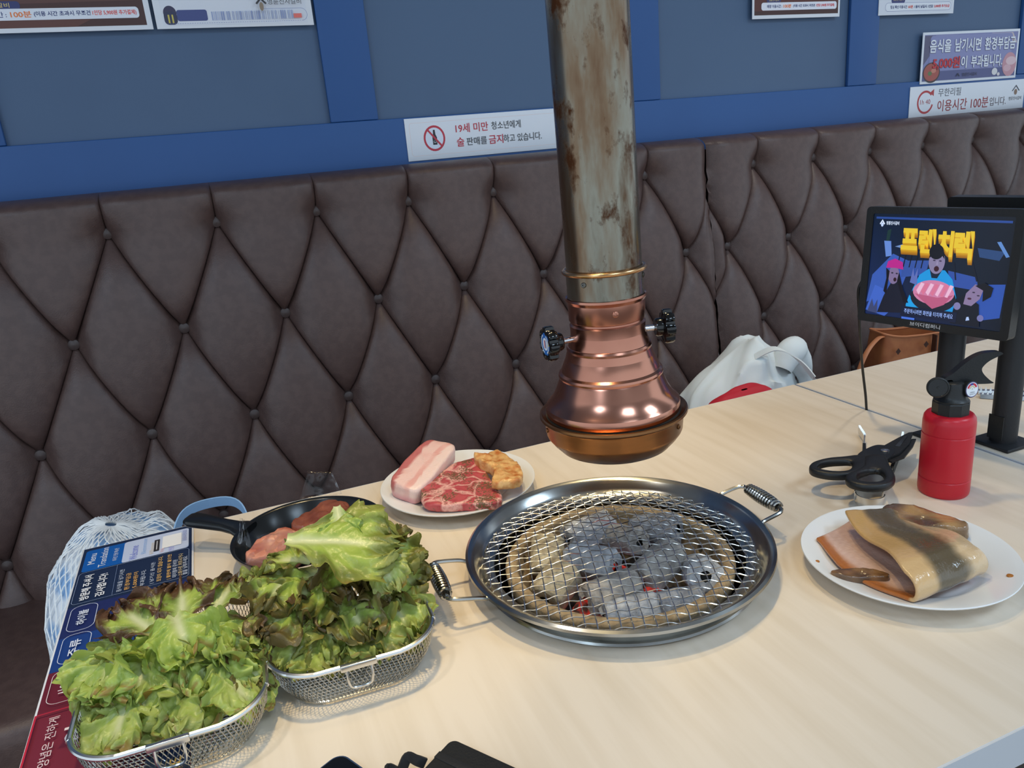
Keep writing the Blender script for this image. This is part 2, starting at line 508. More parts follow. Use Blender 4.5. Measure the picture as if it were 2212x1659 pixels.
def banquette(label, xa, xb, b1, dx, seam, kx):
    ra = [1.119, 0.920, 0.721, 0.522]; dz = 0.199
    t = thing('banquette', label, 'sofa', ((xa + xb) / 2, 1.4, 0)); cx, cy = t.location.x, t.location.y
    proto = None
    def clip(me):
        bm = bmesh.new(); bm.from_mesh(me)
        for s, sg in ((xa, -1), (xb, 1)):
            bmesh.ops.bisect_plane(bm, geom=bm.verts[:] + bm.edges[:] + bm.faces[:], plane_co=(s - cx, 0, 0), plane_no=(sg, 0, 0), clear_outer=True)
        bm.to_mesh(me); bm.free(); return me
    def diamond(xc, zt, whole):
        nonlocal proto
        zc = zt - dz
        if whole and proto is not None:
            o = link('tuft_panel', proto, t); o.location = (xc - cx, Y0 + TL * (zc - Z0) - cy, zc); return
        def fn(u, v):
            u, v = cosp(u), cosp(v)
            x = (u - v) * dx / 2; z = dz - (u + v) * dz
            d = pillow(u, v)
            if not whole: d *= seam_k(xc + x, seam)
            # the fold sags a little: cushions bulge downward
            return (x, TL * z - d, z - 0.012 * d / DEP)
        mb = MB().grid(fn, 18, 18)
        if whole:
            proto = mb.mesh('tuft_panel', 'leather', 60); o = link('tuft_panel', proto, t)
            o.location = (xc - cx, Y0 + TL * (zc - Z0) - cy, zc)
        else:
            mb.xform(Matrix.Translation((xc - cx, Y0 + TL * (zc - Z0) - cy, zc)))
            me = clip(mb.mesh('tuft_panel', 'leather', 60))
            if len(me.vertices): link('tuft_panel', me, t)
    def top_panel(xl, whole):
        zb, zm, zt = ra[1], ra[0], 1.172
        def fn(u, v):
            cu = cosp(u)
            q = v
            if q < 0.3:                                   # roll over the top edge
                a = (1 - q / 0.3) * pi / 2; z = zt + 0.024 * sin(a); back = 0.055 * (1 - cos(a)); w, c0 = 1.0, 0.0; g = 1.0; ed = 0.62
            elif q < 0.5:
                s = (q - 0.3) / 0.2; z = zt + (zm - zt) * s; back = 0; w, c0 = 1.0, 0.0; g = 1.0; ed = 0.62 * cos(s * pi / 2) ** 0.7 if s < 1 else 0
            else:
                s = cosp((q - 0.5) / 0.5 * 0.5) * 2 if False else (q - 0.5) / 0.5
                s = s ** 0.9; z = zm + (zb - zm) * s; back = 0; w = 1 - s; c0 = s / 2; g = (1 - s * s) ** 0.42; ed = 0.50 * max(0, sin(pi * s)) ** 0.8
            x = xl + dx * (c0 + cu * w)
            b = (4 * cu * (1 - cu)) ** 0.42 if 0 < cu < 1 else 0
            d = DEP * (1 - (1 - ed) * (1 - b * g))
            for bxx, bzz in ((xl, zm), (xl + dx, zm), (xl + dx / 2, zb)):
                d *= 1 - 0.42 * math.exp(-((x - bxx) ** 2 + (z - bzz) ** 2) / 0.030 ** 2)
            if not whole: d *= seam_k(x, seam)
            return (x - cx, Y0 + TL * (z - Z0) - d + back * 1.0 - cy, z - (0.012 * d / DEP if q > 0.5 else 0.012 * d / DEP * max(0, (q - 0.3) / 0.2)))
        me = MB().grid(fn, 16, 26).mesh('tuft_panel', 'leather', 60)
        if not whole: me = clip(me)
        if len(me.vertices): link('tuft_panel', me, t)
    bt = MB().lathe([(0.0115, -0.006), (0.012, 0.002), (0.0105, 0.0065), (0.006, 0.009), (0, 0.0098)], 14, axis=(0, -1, 0)).mesh('button', 'leather_button')
    for r, z in enumerate(ra):
        off = b1 + (dx / 2 if r % 2 else 0)
        k = math.floor((xa - off) / dx) - 1
        while off + k * dx < xb + dx:
            x = off + k * dx; k += 1
            if xa + 0.012 < x < xb - 0.012:
                o = link('button', bt, t); o.location = (x - cx, Y0 + TL * (z - Z0) - 0.007 - cy, z)
            if x + dx / 2 > xa and x - dx / 2 < xb:
                diamond(x, z, x - dx / 2 >= xa + 0.03 and x + dx / 2 <= xb - 0.03)
            if r == 0 and x + dx > xa and x < xb:
                top_panel(x, x >= xa + 0.03 and x + dx <= xb - 0.03)
    # board behind the tufts, plinth and seat
    n = 2
    MB().add([(xa - cx, Y0 + 0.004 - cy, 0.02), (xb - cx, Y0 + 0.004 - cy, 0.02), (xb - cx, Y0 + 0.004 + TL * 0.72 - cy, 1.165), (xa - cx, Y0 + 0.004 + TL * 0.72 - cy, 1.165),
              (xa - cx, 1.744 - cy, 0.02), (xb - cx, 1.744 - cy, 0.02), (xb - cx, 1.744 - cy, 1.165), (xa - cx, 1.744 - cy, 1.165)],
             [(0, 1, 2, 3), (4, 5, 6, 7), (0, 1, 5, 4), (3, 2, 6, 7), (0, 3, 7, 4), (1, 2, 6, 5)]).build('back_board', 'leather', t)
    w = (xb - xa) / n
    for k in range(n):
        x0, x1 = xa + k * w - cx, xa + (k + 1) * w - cx
        MB().box(x0 + 0.002, x1 - 0.002, 1.16 - cy, 1.618 - cy, 0.30, 0.452, 0.032).build('seat_cushion', 'leather', t)
    MB().box(xa - cx, xb - cx, 1.20 - cy, 1.60 - cy, 0.0, 0.305).build('plinth', 'leather', t)
    return t
banquette('dark brown tufted leather banquette behind the grill table, left of the vertical seam', -1.6, 1.194, 0.0248, 0.2, [1.194], 0)
banquette('dark brown tufted leather banquette behind the ordering tablets, right of the vertical seam', 1.196, 3.6, 1.352, 0.198, [1.196], 0)

# ---------------------------------------------------------------- tables
GX, GY = 0.367, 0.682
def table(label, x0, x1, hole):
    y0, y1 = 0.313, 1.064; cx, cy = (x0 + x1) / 2, (y0 + y1) / 2
    t = thing('dining_table', label, 'table', (cx, cy, 0))
    top = MB().box(x0 - cx + 0.002, x1 - cx - 0.002, y0 - cy + 0.002, y1 - cy - 0.002, 0.715, 0.75).build('tabletop', 'wood', t)
    hx, hy = GX - cx, GY - cy
    if hole:
        cut(top, [MB().lathe([(0.149, 0.65), (0.149, 0.80)], 96, (hx, hy, 0))])
    top.data.set_sharp_from_angle(angle=radians(30))
    e = MB(); o = [(x0 - cx, y0 - cy), (x1 - cx, y0 - cy), (x1 - cx, y1 - cy), (x0 - cx, y1 - cy)]
    i = [(x0 - cx + .002, y0 - cy + .002), (x1 - cx - .002, y0 - cy + .002), (x1 - cx - .002, y1 - cy - .002), (x0 - cx + .002, y1 - cy - .002)]
    for k in range(4):
        l = (k + 1) % 4
        e.add([(*o[k], .713), (*o[l], .713), (*o[l], .7496), (*o[k], .7496), (*i[k], .713), (*i[l], .713), (*i[l], .7496), (*i[k], .7496)],
              [(0, 1, 2, 3), (4, 5, 6, 7), (2, 3, 7, 6), (0, 1, 5, 4)])
    e.build('edge_band', 'table_edge', t)
    for sx in (-1, 1):
        for sy in (-1, 1):
            MB().box(sx * ((x1 - x0) / 2 - 0.09) - 0.025, sx * ((x1 - x0) / 2 - 0.09) + 0.025, sy * 0.28 - 0.025, sy * 0.28 + 0.025, 0, 0.714, 0.003).build('leg', 'dark_metal', t)
table('pale maple dining table with the round charcoal grill set into it', -0.229, 0.9565, True)
table('pale maple dining table at the right, beyond the ordering tablets', 0.9612, 2.147, False)
# ---------------------------------------------------------------- grill
g = thing('grill_brazier', 'round clay-lipped charcoal brazier sunk in the table under the wire net', 'brazier', (GX, GY, 0.75))
MB().lathe([(0.1478, -0.004), (0.148, -0.004), (0.148, 0.0008), (0.155, 0.0012), (0.158, 0.004), (0.1565, 0.006), (0.150, 0.0055), (0.1485, 0.004), (0.1478, 0.000), (0.1478, -0.004)], 96, caps=False).build('flange', 'steel', g)
MB().lathe([(0.1475, -0.002), (0.1475, -0.085), (0, -0.085), (0, -0.083), (0.1455, -0.083), (0.1455, -0.002)], 72, caps=False).build('well_liner', 'soot', g)
lip = [(0.098, -0.045), (0.108, -0.022), (0.1155, -0.004)]
for k in range(9):
    a = pi - pi * k / 8; lip.append((0.1225 + 0.0072 * cos(a), 0.004 + 0.0062 * sin(a)))
lip += [(0.128, -0.01), (0.12, -0.05), (0.098, -0.052)]
cl = MB().lathe(lip + [lip[0]], 96, caps=False)
clay = cl.build('clay_ring', 'ceramic', g)
hol = []
for k in range(24):
    a = 2 * pi * (k + 0.25 * (k % 2)) / 24
    zz = -0.008 if k % 2 else -0.014
    d = Vector((cos(a), sin(a), -0.45)).normalized()
    p = Vector((0.110 * cos(a), 0.110 * sin(a), zz))
    mbh = MB().lathe([(0.0055, -0.03), (0.0055, 0.03)], 14, p, axis=d); hol.append(mbh)
one = MB()
for h in hol: one.add(h.v, h.f)
cut(clay, [one])
MB().grid(lambda u, v: (0.1 * u * cos(2 * pi * v), 0.1 * u * sin(2 * pi * v), -0.042 + 0.006 * noise.noise((u * 9 * cos(2 * pi * v), u * 9 * sin(2 * pi * v), 3))), 14, 40, cv=True).build('ash_bed', 'ash', g)

def charcoal(x, y, z, az, tilt, r, L, tint, seed, label):
    rnd = random.Random(seed); n = 18; m = 9
    mb = MB(); ph = rnd.uniform(0, 6)
    def rad(a, s):
        hexa = 1 / max(cos(((a + ph) % (pi / 3)) - pi / 6), 0.5) * 0.93
        return r * (0.2 + 0.8 * hexa) * (1 + 0.06 * noise.noise((cos(a) * 1.6 + seed, sin(a) * 1.6, s * 3)) + 0.04 * noise.noise((cos(a) * 5 + seed, sin(a) * 5, s * 9)))
    def fn(u, v):
        a = 2 * pi * v; q = u * 10
        if q < 1: s, k = 0, 0.30 + 0.55 * q           # end face from the bore outward
        elif q < 2: s, k = 0.05 * (q - 1), 0.85 + 0.15 * (q - 1)
        elif q < 8: s, k = 0.05 + 0.9 * (q - 2) / 6, 1.0
        elif q < 9: s, k = 0.95 + 0.05 * (q - 8), 1.0 - 0.15 * (q - 8)
        else: s, k = 1, 0.85 - 0.55 * (q - 9)
        e = 0.004 * noise.noise((cos(a) * 2 + seed * 3, sin(a) * 2, 7.0)) if (s < 0.06 or s > 0.94) else 0
        return (k * rad(a, s) * cos(a), k * rad(a, s) * sin(a), (s - 0.5) * L + e)
    mb.grid(fn, 20, n, cv=True)
    o = bpy.data.objects.new('charcoal_briquette', None); C.objects.link(o)
    o.location = (x, y, z)
    o.rotation_euler = Vector((cos(az) * cos(tilt), sin(az) * cos(tilt), sin(tilt))).to_track_quat('Z', 'Y').to_euler()
    tag(o, label, 'charcoal', 'charcoal briquettes in the brazier')
    mb.build('shell', 'charcoal_%d' % tint, o, 32)
    MB().lathe([(0.305 * r, -L / 2 + 0.006), (0.305 * r, L / 2 - 0.006)], 12).build('bore', 'charcoal_core', o)
    return o
CH = [
    (0.372, 0.765, .748, 0.05, 0.05, .021, .062, 0, 'long pale charcoal briquette lying at the back of the brazier'),
    (0.342, 0.700, .748, -1.0, 0.10, .020, .062, 0, 'pale grey charcoal briquette slanting across the middle left of the brazier'),
    (0.304, 0.742, .747, 1.0, 0.70, .020, .046, 1, 'beige rounded charcoal stub standing at the back left of the brazier'),
    (0.287, 0.680, .747, 0.5, 0.35, .022, .046, 1, 'beige broken charcoal chunk at the left of the brazier'),
    (0.402, 0.728, .748, -1.35, 0.25, .018, .054, 3, 'upright brownish grey charcoal briquette at the back centre with a dark bore'),
    (0.446, 0.728, .748, -0.9, 0.25, .020, .060, 2, 'dark blue-grey charcoal briquette at the back right of the brazier'),
    (0.400, 0.652, .750, 0.45, 0.12, .021, .068, 3, 'large grey charcoal briquette lying across the centre right of the brazier'),
    (0.436, 0.618, .748, -2.0, 0.45, .021, .046, 0, 'whitish charcoal briquette with its round hole showing at the right'),
    (0.332, 0.636, .747, 0.0, 0.03, .020, .062, 3, 'grey charcoal briquette lying at the front left beside the red embers'),
    (0.335, 0.600, .743, -0.15, 0.02, .017, .058, 0, 'pale charcoal briquette nearest the front lip of the brazier'),
    (0.387, 0.588, .743, -0.25, 0.06, .017, .048, 2, 'small grey charcoal briquette at the front right of the brazier'),
]
for i, q in enumerate(CH): charcoal(*q[:8], 11 + i * 7, q[8])
for i, (x, y, z, s, lb) in enumerate(((0.302, 0.642, .728, .014, 'glowing red ember at the front left of the brazier'), (0.376, 0.622, .730, .016, 'glowing red ember under the centre right briquette'),
                                     (0.302, 0.618, .722, .012, 'dull red ember by the front lip of the brazier'), (0.368, 0.690, .728, .015, 'dim ember in the middle of the brazier between briquettes'))):
    def fe(u, v, s=s, i=i):
        th, ph = pi * u, 2 * pi * v; d = Vector((sin(th) * cos(ph), sin(th) * sin(ph), cos(th)))
        return d * s * (1 + 0.25 * noise.noise(d * 2 + Vector((i * 5, 0, 0))))
    o = MB().grid(fe, 10, 16, cv=True).build('ember', 'ember'); o.location = (x, y, z)
    tag(o, lb, 'ember', 'embers in the brazier')

# stainless drip ring with sprung handles
t = thing('grill_ring_tray', 'stainless steel ring tray with two coil-sprung handles around the grill', 'grill tray', (GX - 0.002, GY - 0.002, 0.75))
ring = [(0.144, 0.010), (0.1415, 0.0095), (0.1405, 0.0115), (0.1435, 0.0125), (0.150, 0.0135), (0.1575, 0.0205), (0.1625, 0.0285), (0.1655, 0.0305), (0.169, 0.0318), (0.1718, 0.0300), (0.1724, 0.0272), (0.170, 0.0252), (0.1665, 0.0250), (0.1600, 0.0190), (0.1525, 0.0100), (0.1505, 0.0056), (0.1495, 0.0056), (0.1500, 0.0100), (0.144, 0.010)]
MB().lathe(ring, 128, caps=False).build('ring', 'steel', t)
for dr_, a0 in ((-.007, pi - 0.06), (-.016, -0.04)):
    ca, sa = cos(a0), sin(a0); px, py = -sa, ca
    def P(r, s, z): return Vector(((r + dr_ * (r > .17)) * ca + s * px, (r + dr_ * (r > .17)) * sa + s * py, z))
    wire = [P(.166, -.040, .0262), P(.183, -.041, .030), P(.205, -.040, .0345), P(.2115, -.036, .0355), P(.213, -.029, .0358), P(.213, .029, .0358), P(.2115, .036, .0355), P(.205, .040, .0345), P(.183, .041, .030), P(.166, .040, .0262)]
    h = MB().tube(bez(wire, 5), 0.0024, 8).build('handle', 'steel', t)
    pts = []
    for k in range(13 * 12 + 1):
        s = -0.029 + 0.058 * k / (13 * 12); bulge = 0.0052 + 0.0020 * (1 - (s / 0.029) ** 2)
        c0 = P(.213, s, .0358); an = 2 * pi * k / 12
        pts.append(c0 + bulge * (cos(an) * Vector((ca, sa, 0)) + sin(an) * Vector((0, 0, 1))))
    MB().tube(pts, 0.0018, 6).build('coil_spring', 'steel', h)

# woven net
net = MB(); R, sp = 0.1535, 0.0112; na = radians(-19.0); bx, by = Vector((cos(na), sin(na))), Vector((-sin(na), cos(na)))
for fam in (0, 1):
    k = -13
    while k <= 13:
        off = k * sp
        if abs(off) < R - 0.004:
            hl = sqrt(R * R - off * off) + 0.003 * random.Random(k * 7 + fam).uniform(-1, 1); n = int(2 * hl / (sp / 3)); pts = []
            for i in range(n + 1):
                s = -hl + 2 * hl * i / n
                x, y = (s, off) if fam == 0 else (off, s)
                q = bx * x + by * y; rr2 = (x * x + y * y) / (R * R)
                z = 0.0175 + 0.017 * (1 - rr2) + 0.0011 * cos(pi * s / sp) * (1 if (k + fam) % 2 else -1)
                pts.append((q.x, q.y, z))
            net.tube(pts, 0.00064, 5)
        k += 1
o = net.build('grill_net', 'steel_bright'); o.location = (GX - 0.002, GY - 0.002, 0.75)
tag(o, 'woven wire grill net bowed over the charcoal inside the steel ring tray', 'grill net')

# ---------------------------------------------------------------- exhaust hood
HX, HY, HZ = 0.3665, 0.681, 1.06
h = thing('exhaust_hood', 'hanging copper exhaust hood on a tarnished metal pipe above the grill', 'exhaust hood', (HX, HY, HZ))
h.rotation_euler = (0, radians(-1.0), 0)
pz0 = 1.062 - HZ
MB().lathe([(0.0365, pz0), (0.0378, pz0 + .001), (0.0382, 0.03), (0.0388, 1.6), (0.0375, 1.6), (0.0365, pz0)], 64, caps=False).build('pipe', 'aged_pipe', h)
bead = [(0.0405 + 0.0028 * cos(2 * pi * k / 12), 1.0893 - HZ + 0.0026 * sin(2 * pi * k / 12)) for k in range(13)]
MB().lathe(bead, 64, caps=False).build('pipe_bead', 'brass_bead', h)
MB().lathe([(0.0386, 1.0620 - HZ), (0.0392, 1.0625 - HZ), (0.0392, 1.0885 - HZ), (0.0384, 1.0885 - HZ)], 64, caps=False).build('lower_sleeve', 'aged_pipe', h)
def z(v): return v - HZ
hood = [(0.0392, z(1.0620)), (0.0412, z(1.0628)), (0.0418, z(1.0605)), (0.0405, z(1.0585)), (0.0396, z(1.0570)), (0.0394, z(1.0392)), (0.0390, z(1.0384)), (0.0374, z(1.0374)), (0.0374, z(1.0356)), (0.0392, z(1.0338)),
        (0.0389, z(1.0300)), (0.0388, z(1.0150)), (0.0392, z(1.0132)), (0.0398, z(1.0126)), (0.0432, z(1.0112)), (0.0444, z(1.0090)), (0.0440, z(1.0066)), (0.0428, z(1.0058)), (0.0438, z(1.0036)), (0.0470, z(0.9966)), (0.0512, z(0.9868)), (0.0516, z(0.9846)), (0.0542, z(0.9826)), (0.0550, z(0.9804)), (0.0545, z(0.9784)), (0.0532, z(0.9776)),
        (0.0544, z(0.9755)), (0.0590, z(0.9640)), (0.0640, z(0.9550)), (0.0685, z(0.9505)), (0.0706, z(0.9480)), (0.0714, z(0.9440)), (0.0712, z(0.9400)), (0.0704, z(0.9380)), (0.068, z(0.938)), (0.062, z(0.955)), (0.05, z(0.985)), (0.037, z(1.03)), (0.0392, z(1.0620))]
bell = MB().lathe(hood, 96, caps=False).build('bell', 'copper', h, 28)
cup = [(0.0720, z(0.9368)), (0.0745, z(0.9375)), (0.0768, z(0.9392)), (0.0785, z(0.9385)), (0.0788, z(0.9360)), (0.0772, z(0.9342)), (0.0752, z(0.9335)), (0.0742, z(0.9310)), (0.0728, z(0.9165)), (0.0715, z(0.9135)), (0.0695, z(0.9110)), (0.0672, z(0.9075)), (0.0648, z(0.9050)), (0.0600, z(0.8995)), (0.0560, z(0.8975)), (0.0555, z(0.8985)), (0.0600, z(0.9015)), (0.0705, z(0.9150)), (0.0722, z(0.9320)), (0.0720, z(0.9368))]
MB().lathe(cup, 96, caps=False).build('drip_cup', 'copper_dark', h)
MB().lathe([(0.0715, z(0.9375)), (0.0600, z(0.9376)), (0.0600, z(0.9366)), (0.0725, z(0.9366))], 64, caps=False).build('filter_seat', 'soot', h)
def rivet(ang, zz, r, rad, m, name='rivet'):
    d = Vector((cos(ang), sin(ang), 0)); p = d * r + Vector((0, 0, zz))
    MB().lathe([(rad, -0.001), (rad, 0.0006), (rad * 0.75, 0.0012), (rad * 0.35, 0.0012), (rad * 0.3, 0.0004), (0, 0.0004)], 16, p, axis=d).build(name, m, h)
fc = atan2(-HY, -HX)        # bearing of the photographer's seat
rivet(fc - 0.55, z(1.0800), 0.0392, 0.0028, 'steel_dull', 'screw'); rivet(fc + 1.35, z(1.0815), 0.0392, 0.0028, 'steel_dull', 'screw')
rivet(fc + 0.22, z(1.0495), 0.0394, 0.0030, 'copper', 'rivet')
rivet(fc - 1.25, z(0.926), 0.0738, 0.0026, 'copper_dark', 'rivet'); rivet(fc + 1.1, z(0.926), 0.0738, 0.0026, 'copper_dark', 'rivet')
def knob(ang, zz, out, emblem):
    d = Vector((cos(ang), sin(ang), 0)); p = d * 0.0385 + Vector((0, 0, zz))
    k = bpy.data.objects.new('damper_knob', None); C.objects.link(k); k.parent = h; k.location = p
    k.rotation_euler = Vector((0, 0, 1)).rotation_difference(d).to_euler()
    MB().lathe([(0.0031, -0.004), (0.0031, out)], 14).build('spindle', 'chrome', k)
    o = []
    for i in range(84):
        a = 2 * pi * i / 84; r = 0.0165 + 0.0016 * (1 if cos(7 * a) > -0.25 else -1.2) * min(1, abs(cos(7 * a) + 0.25) * 3); o.append((r, a))
    def kf(u, v):
        i = int(round(v * 84)) % 84; r, a = o[i]
        pr = [(0.0, 0.0), (0.62, 0.0), (0.95, 0.0015), (1, 0.003), (1, 0.0095), (0.95, 0.011), (0.78, 0.0118), (0.74, 0.0108), (0, 0.0108)]
        q = pr[int(round(u * 8))]; return (r * q[0] * cos(a), r * q[0] * sin(a), out + q[1])
    MB().grid(kf, 8, 84, cv=True).build('grip', 'gloss_black', k, 35)
    MB().lathe([(0.0085, out - 0.007), (0.0095, out - 0.005), (0.0095, out + 0.001)], 20).build('boss', 'gloss_black', k)
    if emblem:
        P = Print(); P.ell(0, 0, 0.0118, 0.0118, (36, 108, 190)); P.ell(0, 0, 0.0066, 0.0066, (226, 232, 240)); P.rect(-0.004, -0.0022, 0.008, 0.0018, (60, 90, 160)); P.rect(-0.004, 0.0006, 0.008, 0.0018, (210, 60, 60))
        P.arc(0, 0, 0.0088, 0.0104, 20, 160, (225, 232, 240)); P.arc(0, 0, 0.0088, 0.0104, 205, 335, (225, 232, 240)); P.poly([(-.001, -.0116), (.001, -.0116), (0, -.0086)], (240, 210, 60))
        q = P.build(k, name='emblem'); q.location = (0, 0, out + 0.0109)
knob(fc - 1.14, z(1.022), 0.0205, True)
knob(fc + 1.75, z(1.022), 0.018, False)
# ---------------------------------------------------------------- plates, pan and meat
def plate(label, x, y, r):
    k = r / 0.11
    pr = [(0, 0.006), (0.062 * k, 0.006), (0.068 * k, 0.0068), (0.074 * k, 0.0105), (0.078 * k, 0.0125), (0.100 * k, 0.0185), (0.1075 * k, 0.0212), (0.1095 * k, 0.0215), (0.110 * k, 0.0205), (0.109 * k, 0.0190),
          (0.098 * k, 0.0150), (0.078 * k, 0.0078), (0.070 * k, 0.0030), (0.066 * k, 0.0), (0.062 * k, 0.0), (0.060 * k, 0.002), (0, 0.002)]
    o = MB().lathe(pr, 96, caps=False).build('dinner_plate', 'porcelain', None, 50); o.location = (x, y, 0.75)
    return tag(o, label, 'plate', 'white dinner plates')
plate('round white plate holding three pieces of raw pork behind the grill', 0.2655, 0.958, 0.1095)
plate('round white plate holding the folded marinated fillet at the right', 0.6245, 0.519, 0.1055)

def slab(name, label, cat, outline, z0, hgt, m, loc=(0, 0), colfn=None, seed=1, lump=0.002, group=None, rot=None, rise=None, n=6):
    """thick piece of meat: outline in metres around loc, rounded edges, lumpy top"""
    pts = loopc(outline, n); N_ = len(pts)
    cx = sum(p[0] for p in pts) / N_; cy = sum(p[1] for p in pts) / N_
    rings = [(0.0, 0.0), (0.5, 0.0), (0.9, 0.0), (0.985, 0.12), (1.0, 0.3), (1.0, 0.55), (0.995, 0.75), (0.975, 0.92), (0.93, 1.0), (0.85, 1.02), (0.74, 1.03), (0.6, 1.03), (0.45, 1.03), (0.3, 1.03), (0.15, 1.03), (0.0, 1.03)]
    def pos(u, v):
        q = rings[int(round(u * (len(rings) - 1)))]; p = pts[int(round(v * N_)) % N_]
        x, y = (p[0] - cx) * q[0], (p[1] - cy) * q[0]
        zz = q[1] * hgt
        if q[1] > 0.1: zz += lump * min(1, q[1]) * noise.noise((x * 55 + seed, y * 55, seed)) + lump * 0.5 * noise.noise((x * 160 + seed, y * 160, seed))
        k = 1 + (0.03 * noise.noise((x * 60, y * 60, zz * 150 + seed)) if q[0] > 0.8 else 0)
        if rise: zz += rise(x, y)
        return (x * k, y * k, zz)
    o = MB().grid(pos, len(rings) - 1, N_, cv=True, colfn=(lambda u, v: colfn(*pos(u, v), rings[int(round(u * (len(rings) - 1)))])) if colfn else None).build(name, m, None, 60)
    o.location = (loc[0] + cx, loc[1] + cy, z0)
    if rot: o.rotation_euler = rot
    return tag(o, label, cat, group)

slab('pork_steak', 'red marbled pork shoulder steak sprinkled with pepper on the plate behind the grill', 'meat',
     [(.199, .899), (.215, .878), (.245, .862), (.281, .846), (.296, .862), (.300, .905), (.306, .95), (.313, .995), (.285, 1.003), (.252, .982), (.228, .960), (.205, .933)], 0.7672, 0.0135, 'steak_meat', seed=3)
def bellycol(x, y, z, q):
    t = (y + 0.026) / 0.052 + 0.10 * noise.noise((x * 22, y * 10, 4)); w = noise.noise((x * 60, y * 60, z * 60)) * 0.25
    fat, pink, red, skin = (234, 200, 190), (222, 158, 148), (198, 116, 110), (222, 172, 172)
    if z < 0.014: return mix(skin, (216, 150, 152), 0.5 + 2 * w)
    if t < 0.28: return mix(fat, (240, 214, 204), 0.5 + w)
    if t < 0.44: return mix(pink, fat, 0.4 + 2 * w)
    if t < 0.80: return mix(fat, pink, max(0, w * 2) + 0.15)
    return mix(red, (186, 100, 98), 0.5 + 2 * w)
slab('pork_belly_slab', 'thick pale pink pork belly slab leaning at the left of the plate', 'meat',
     [(-.066, -.012), (-.06, -.026), (-.02, -.030), (.03, -.028), (.064, -.024), (.068, .0), (.062, .022), (.02, .026), (-.03, .025), (-.058, .018)], 0.7690, 0.026, 'meat_tint', (0.225, 0.998), bellycol, 5, 0.0012,
     rot=(radians(10), radians(-6), radians(47)))
def yelcol(x, y, z, q):
    w = noise.noise((x * 90, y * 90, 2)) + 0.6 * noise.noise((x * 220, y * 220, 8))
    return mix((226, 176, 104), (204, 120, 40), 0.35 + 0.9 * w) if z > 0.012 else mix((226, 178, 116), (214, 150, 80), 0.5 + w)
slab('marinated_pork_rind', 'golden marinated chunk of pork rind overlapping the pepper steak', 'meat',
     [(.300, .990), (.318, .992), (.338, .992), (.344, .955), (.342, .915), (.332, .880), (.318, .862), (.300, .862), (.285, .874), (.298, .900), (.303, .930), (.296, .955)], 0.7785, 0.0145, 'rind', (0.002, 0.0), None, 9, 0.005, rot=(radians(-3), radians(6), 0))

# folded fillet
def plate_z(x, y):
    r_ = sqrt((x - .6245) ** 2 + (y - .519) ** 2) / (0.1055 / 0.11)
    pr_ = [(0, .006), (.062, .006), (.068, .0068), (.074, .0105), (.078, .0125), (.100, .0185), (.1075, .0212), (.13, .022)]
    for (a, b), (c, d) in zip(pr_, pr_[1:]):
        if r_ <= c: return .75 + b + (d - b) * (r_ - a) / (c - a)
    return .772
def fil_left(y): return 0.545 - 0.010 * sin(pi * max(0, min(1, (y - .45) / .13))) + 0.16 * max(0, y - .535)
def fil(u, v):
    wob = 0.002 * noise.noise((u * 6, v * 5, 1))
    if u < 0.42:
        s = u / 0.42; y = .590 - (.590 - .462) * s; w = .088 + .012 * s
        x = fil_left(y) + v * w; z = .7625 + 0.002 * sin(3 * s) + 0.006 * (1 - s) * (1 - v) ** 2
        y += (-.008 + 0.02 * v) * (1 - s)
    elif u < 0.60:
        a = (u - 0.42) / 0.18 * pi; R_ = 0.0150 - 0.002 * v
        y = .462 - R_ * sin(a) * 1.25 + 0.002 * v; x = fil_left(.462) + v * .101 + 0.006 * a / pi; z = .7635 + R_ * (1 - cos(a))
    else:
        s = (u - 0.60) / 0.40; y = .464 + (.588 - .464) * s - 0.012 * v * s; w = .101 - .016 * s
        x = fil_left(.462) + 0.006 + 0.052 * s ** 1.1 + v * w + 0.004 * sin(2 * pi * s)
        z = .7635 + 2 * (0.0150 - 0.002 * v) - 0.004 * s - 0.009 * s * s * (0.4 + v) + 0.003 * sin(2 * pi * s + 1.0) - 0.010 * max(0, v - .8) * 5 * 0.35
    x += 0.012; y += 0.006
    return (x, y, max(z + wob, plate_z(x, y) + 0.0026))
def filcol(u, v):
    w = 0.5 * noise.noise((u * 14, v * 9, 3)) + 0.3 * noise.noise((u * 40, v * 30, 5))
    tan_, dark, pale, flesh, brown = (196, 156, 98), (86, 76, 58), (204, 178, 140), (220, 188, 174), (176, 106, 52)
    if u < 0.47:
        s = abs(v - 0.42 + 0.06 * w); c = mix(flesh, brown, sstep(0.22, 0.36, s + 0.14 * w))
        if abs(s) < 0.3: c = mix(c, (200, 160, 146), 0.35 * (0.5 + 0.5 * sin(u * 260 + 30 * abs(v - .42))))
        return mix(c, brown, sstep(0.36, 0.46, u) * 0.8)
    d = sstep(0.24, 0.36, v + 0.08 * w) * (1 - sstep(0.62, 0.80, v + 0.12 * w))
    c = mix(mix(tan_, pale, sstep(0.5, 0.8, v)), (222, 190, 150), 0.5 * (1 - sstep(.6, .72, u)))
    return mix(c, dark, d * 0.92)
o = MB().grid(fil, 72, 30, colfn=filcol).build('marinated_fillet', 'fillet_tint', None, 80)
md = o.modifiers.new('thickness', 'SOLIDIFY'); md.thickness = 0.0042; md.offset = 0
md = o.modifiers.new('smooth', 'SUBSURF'); md.levels = 1; md.render_levels = 1
tag(o, 'folded marinated fillet with a dark stripe on the right-hand plate', 'meat')
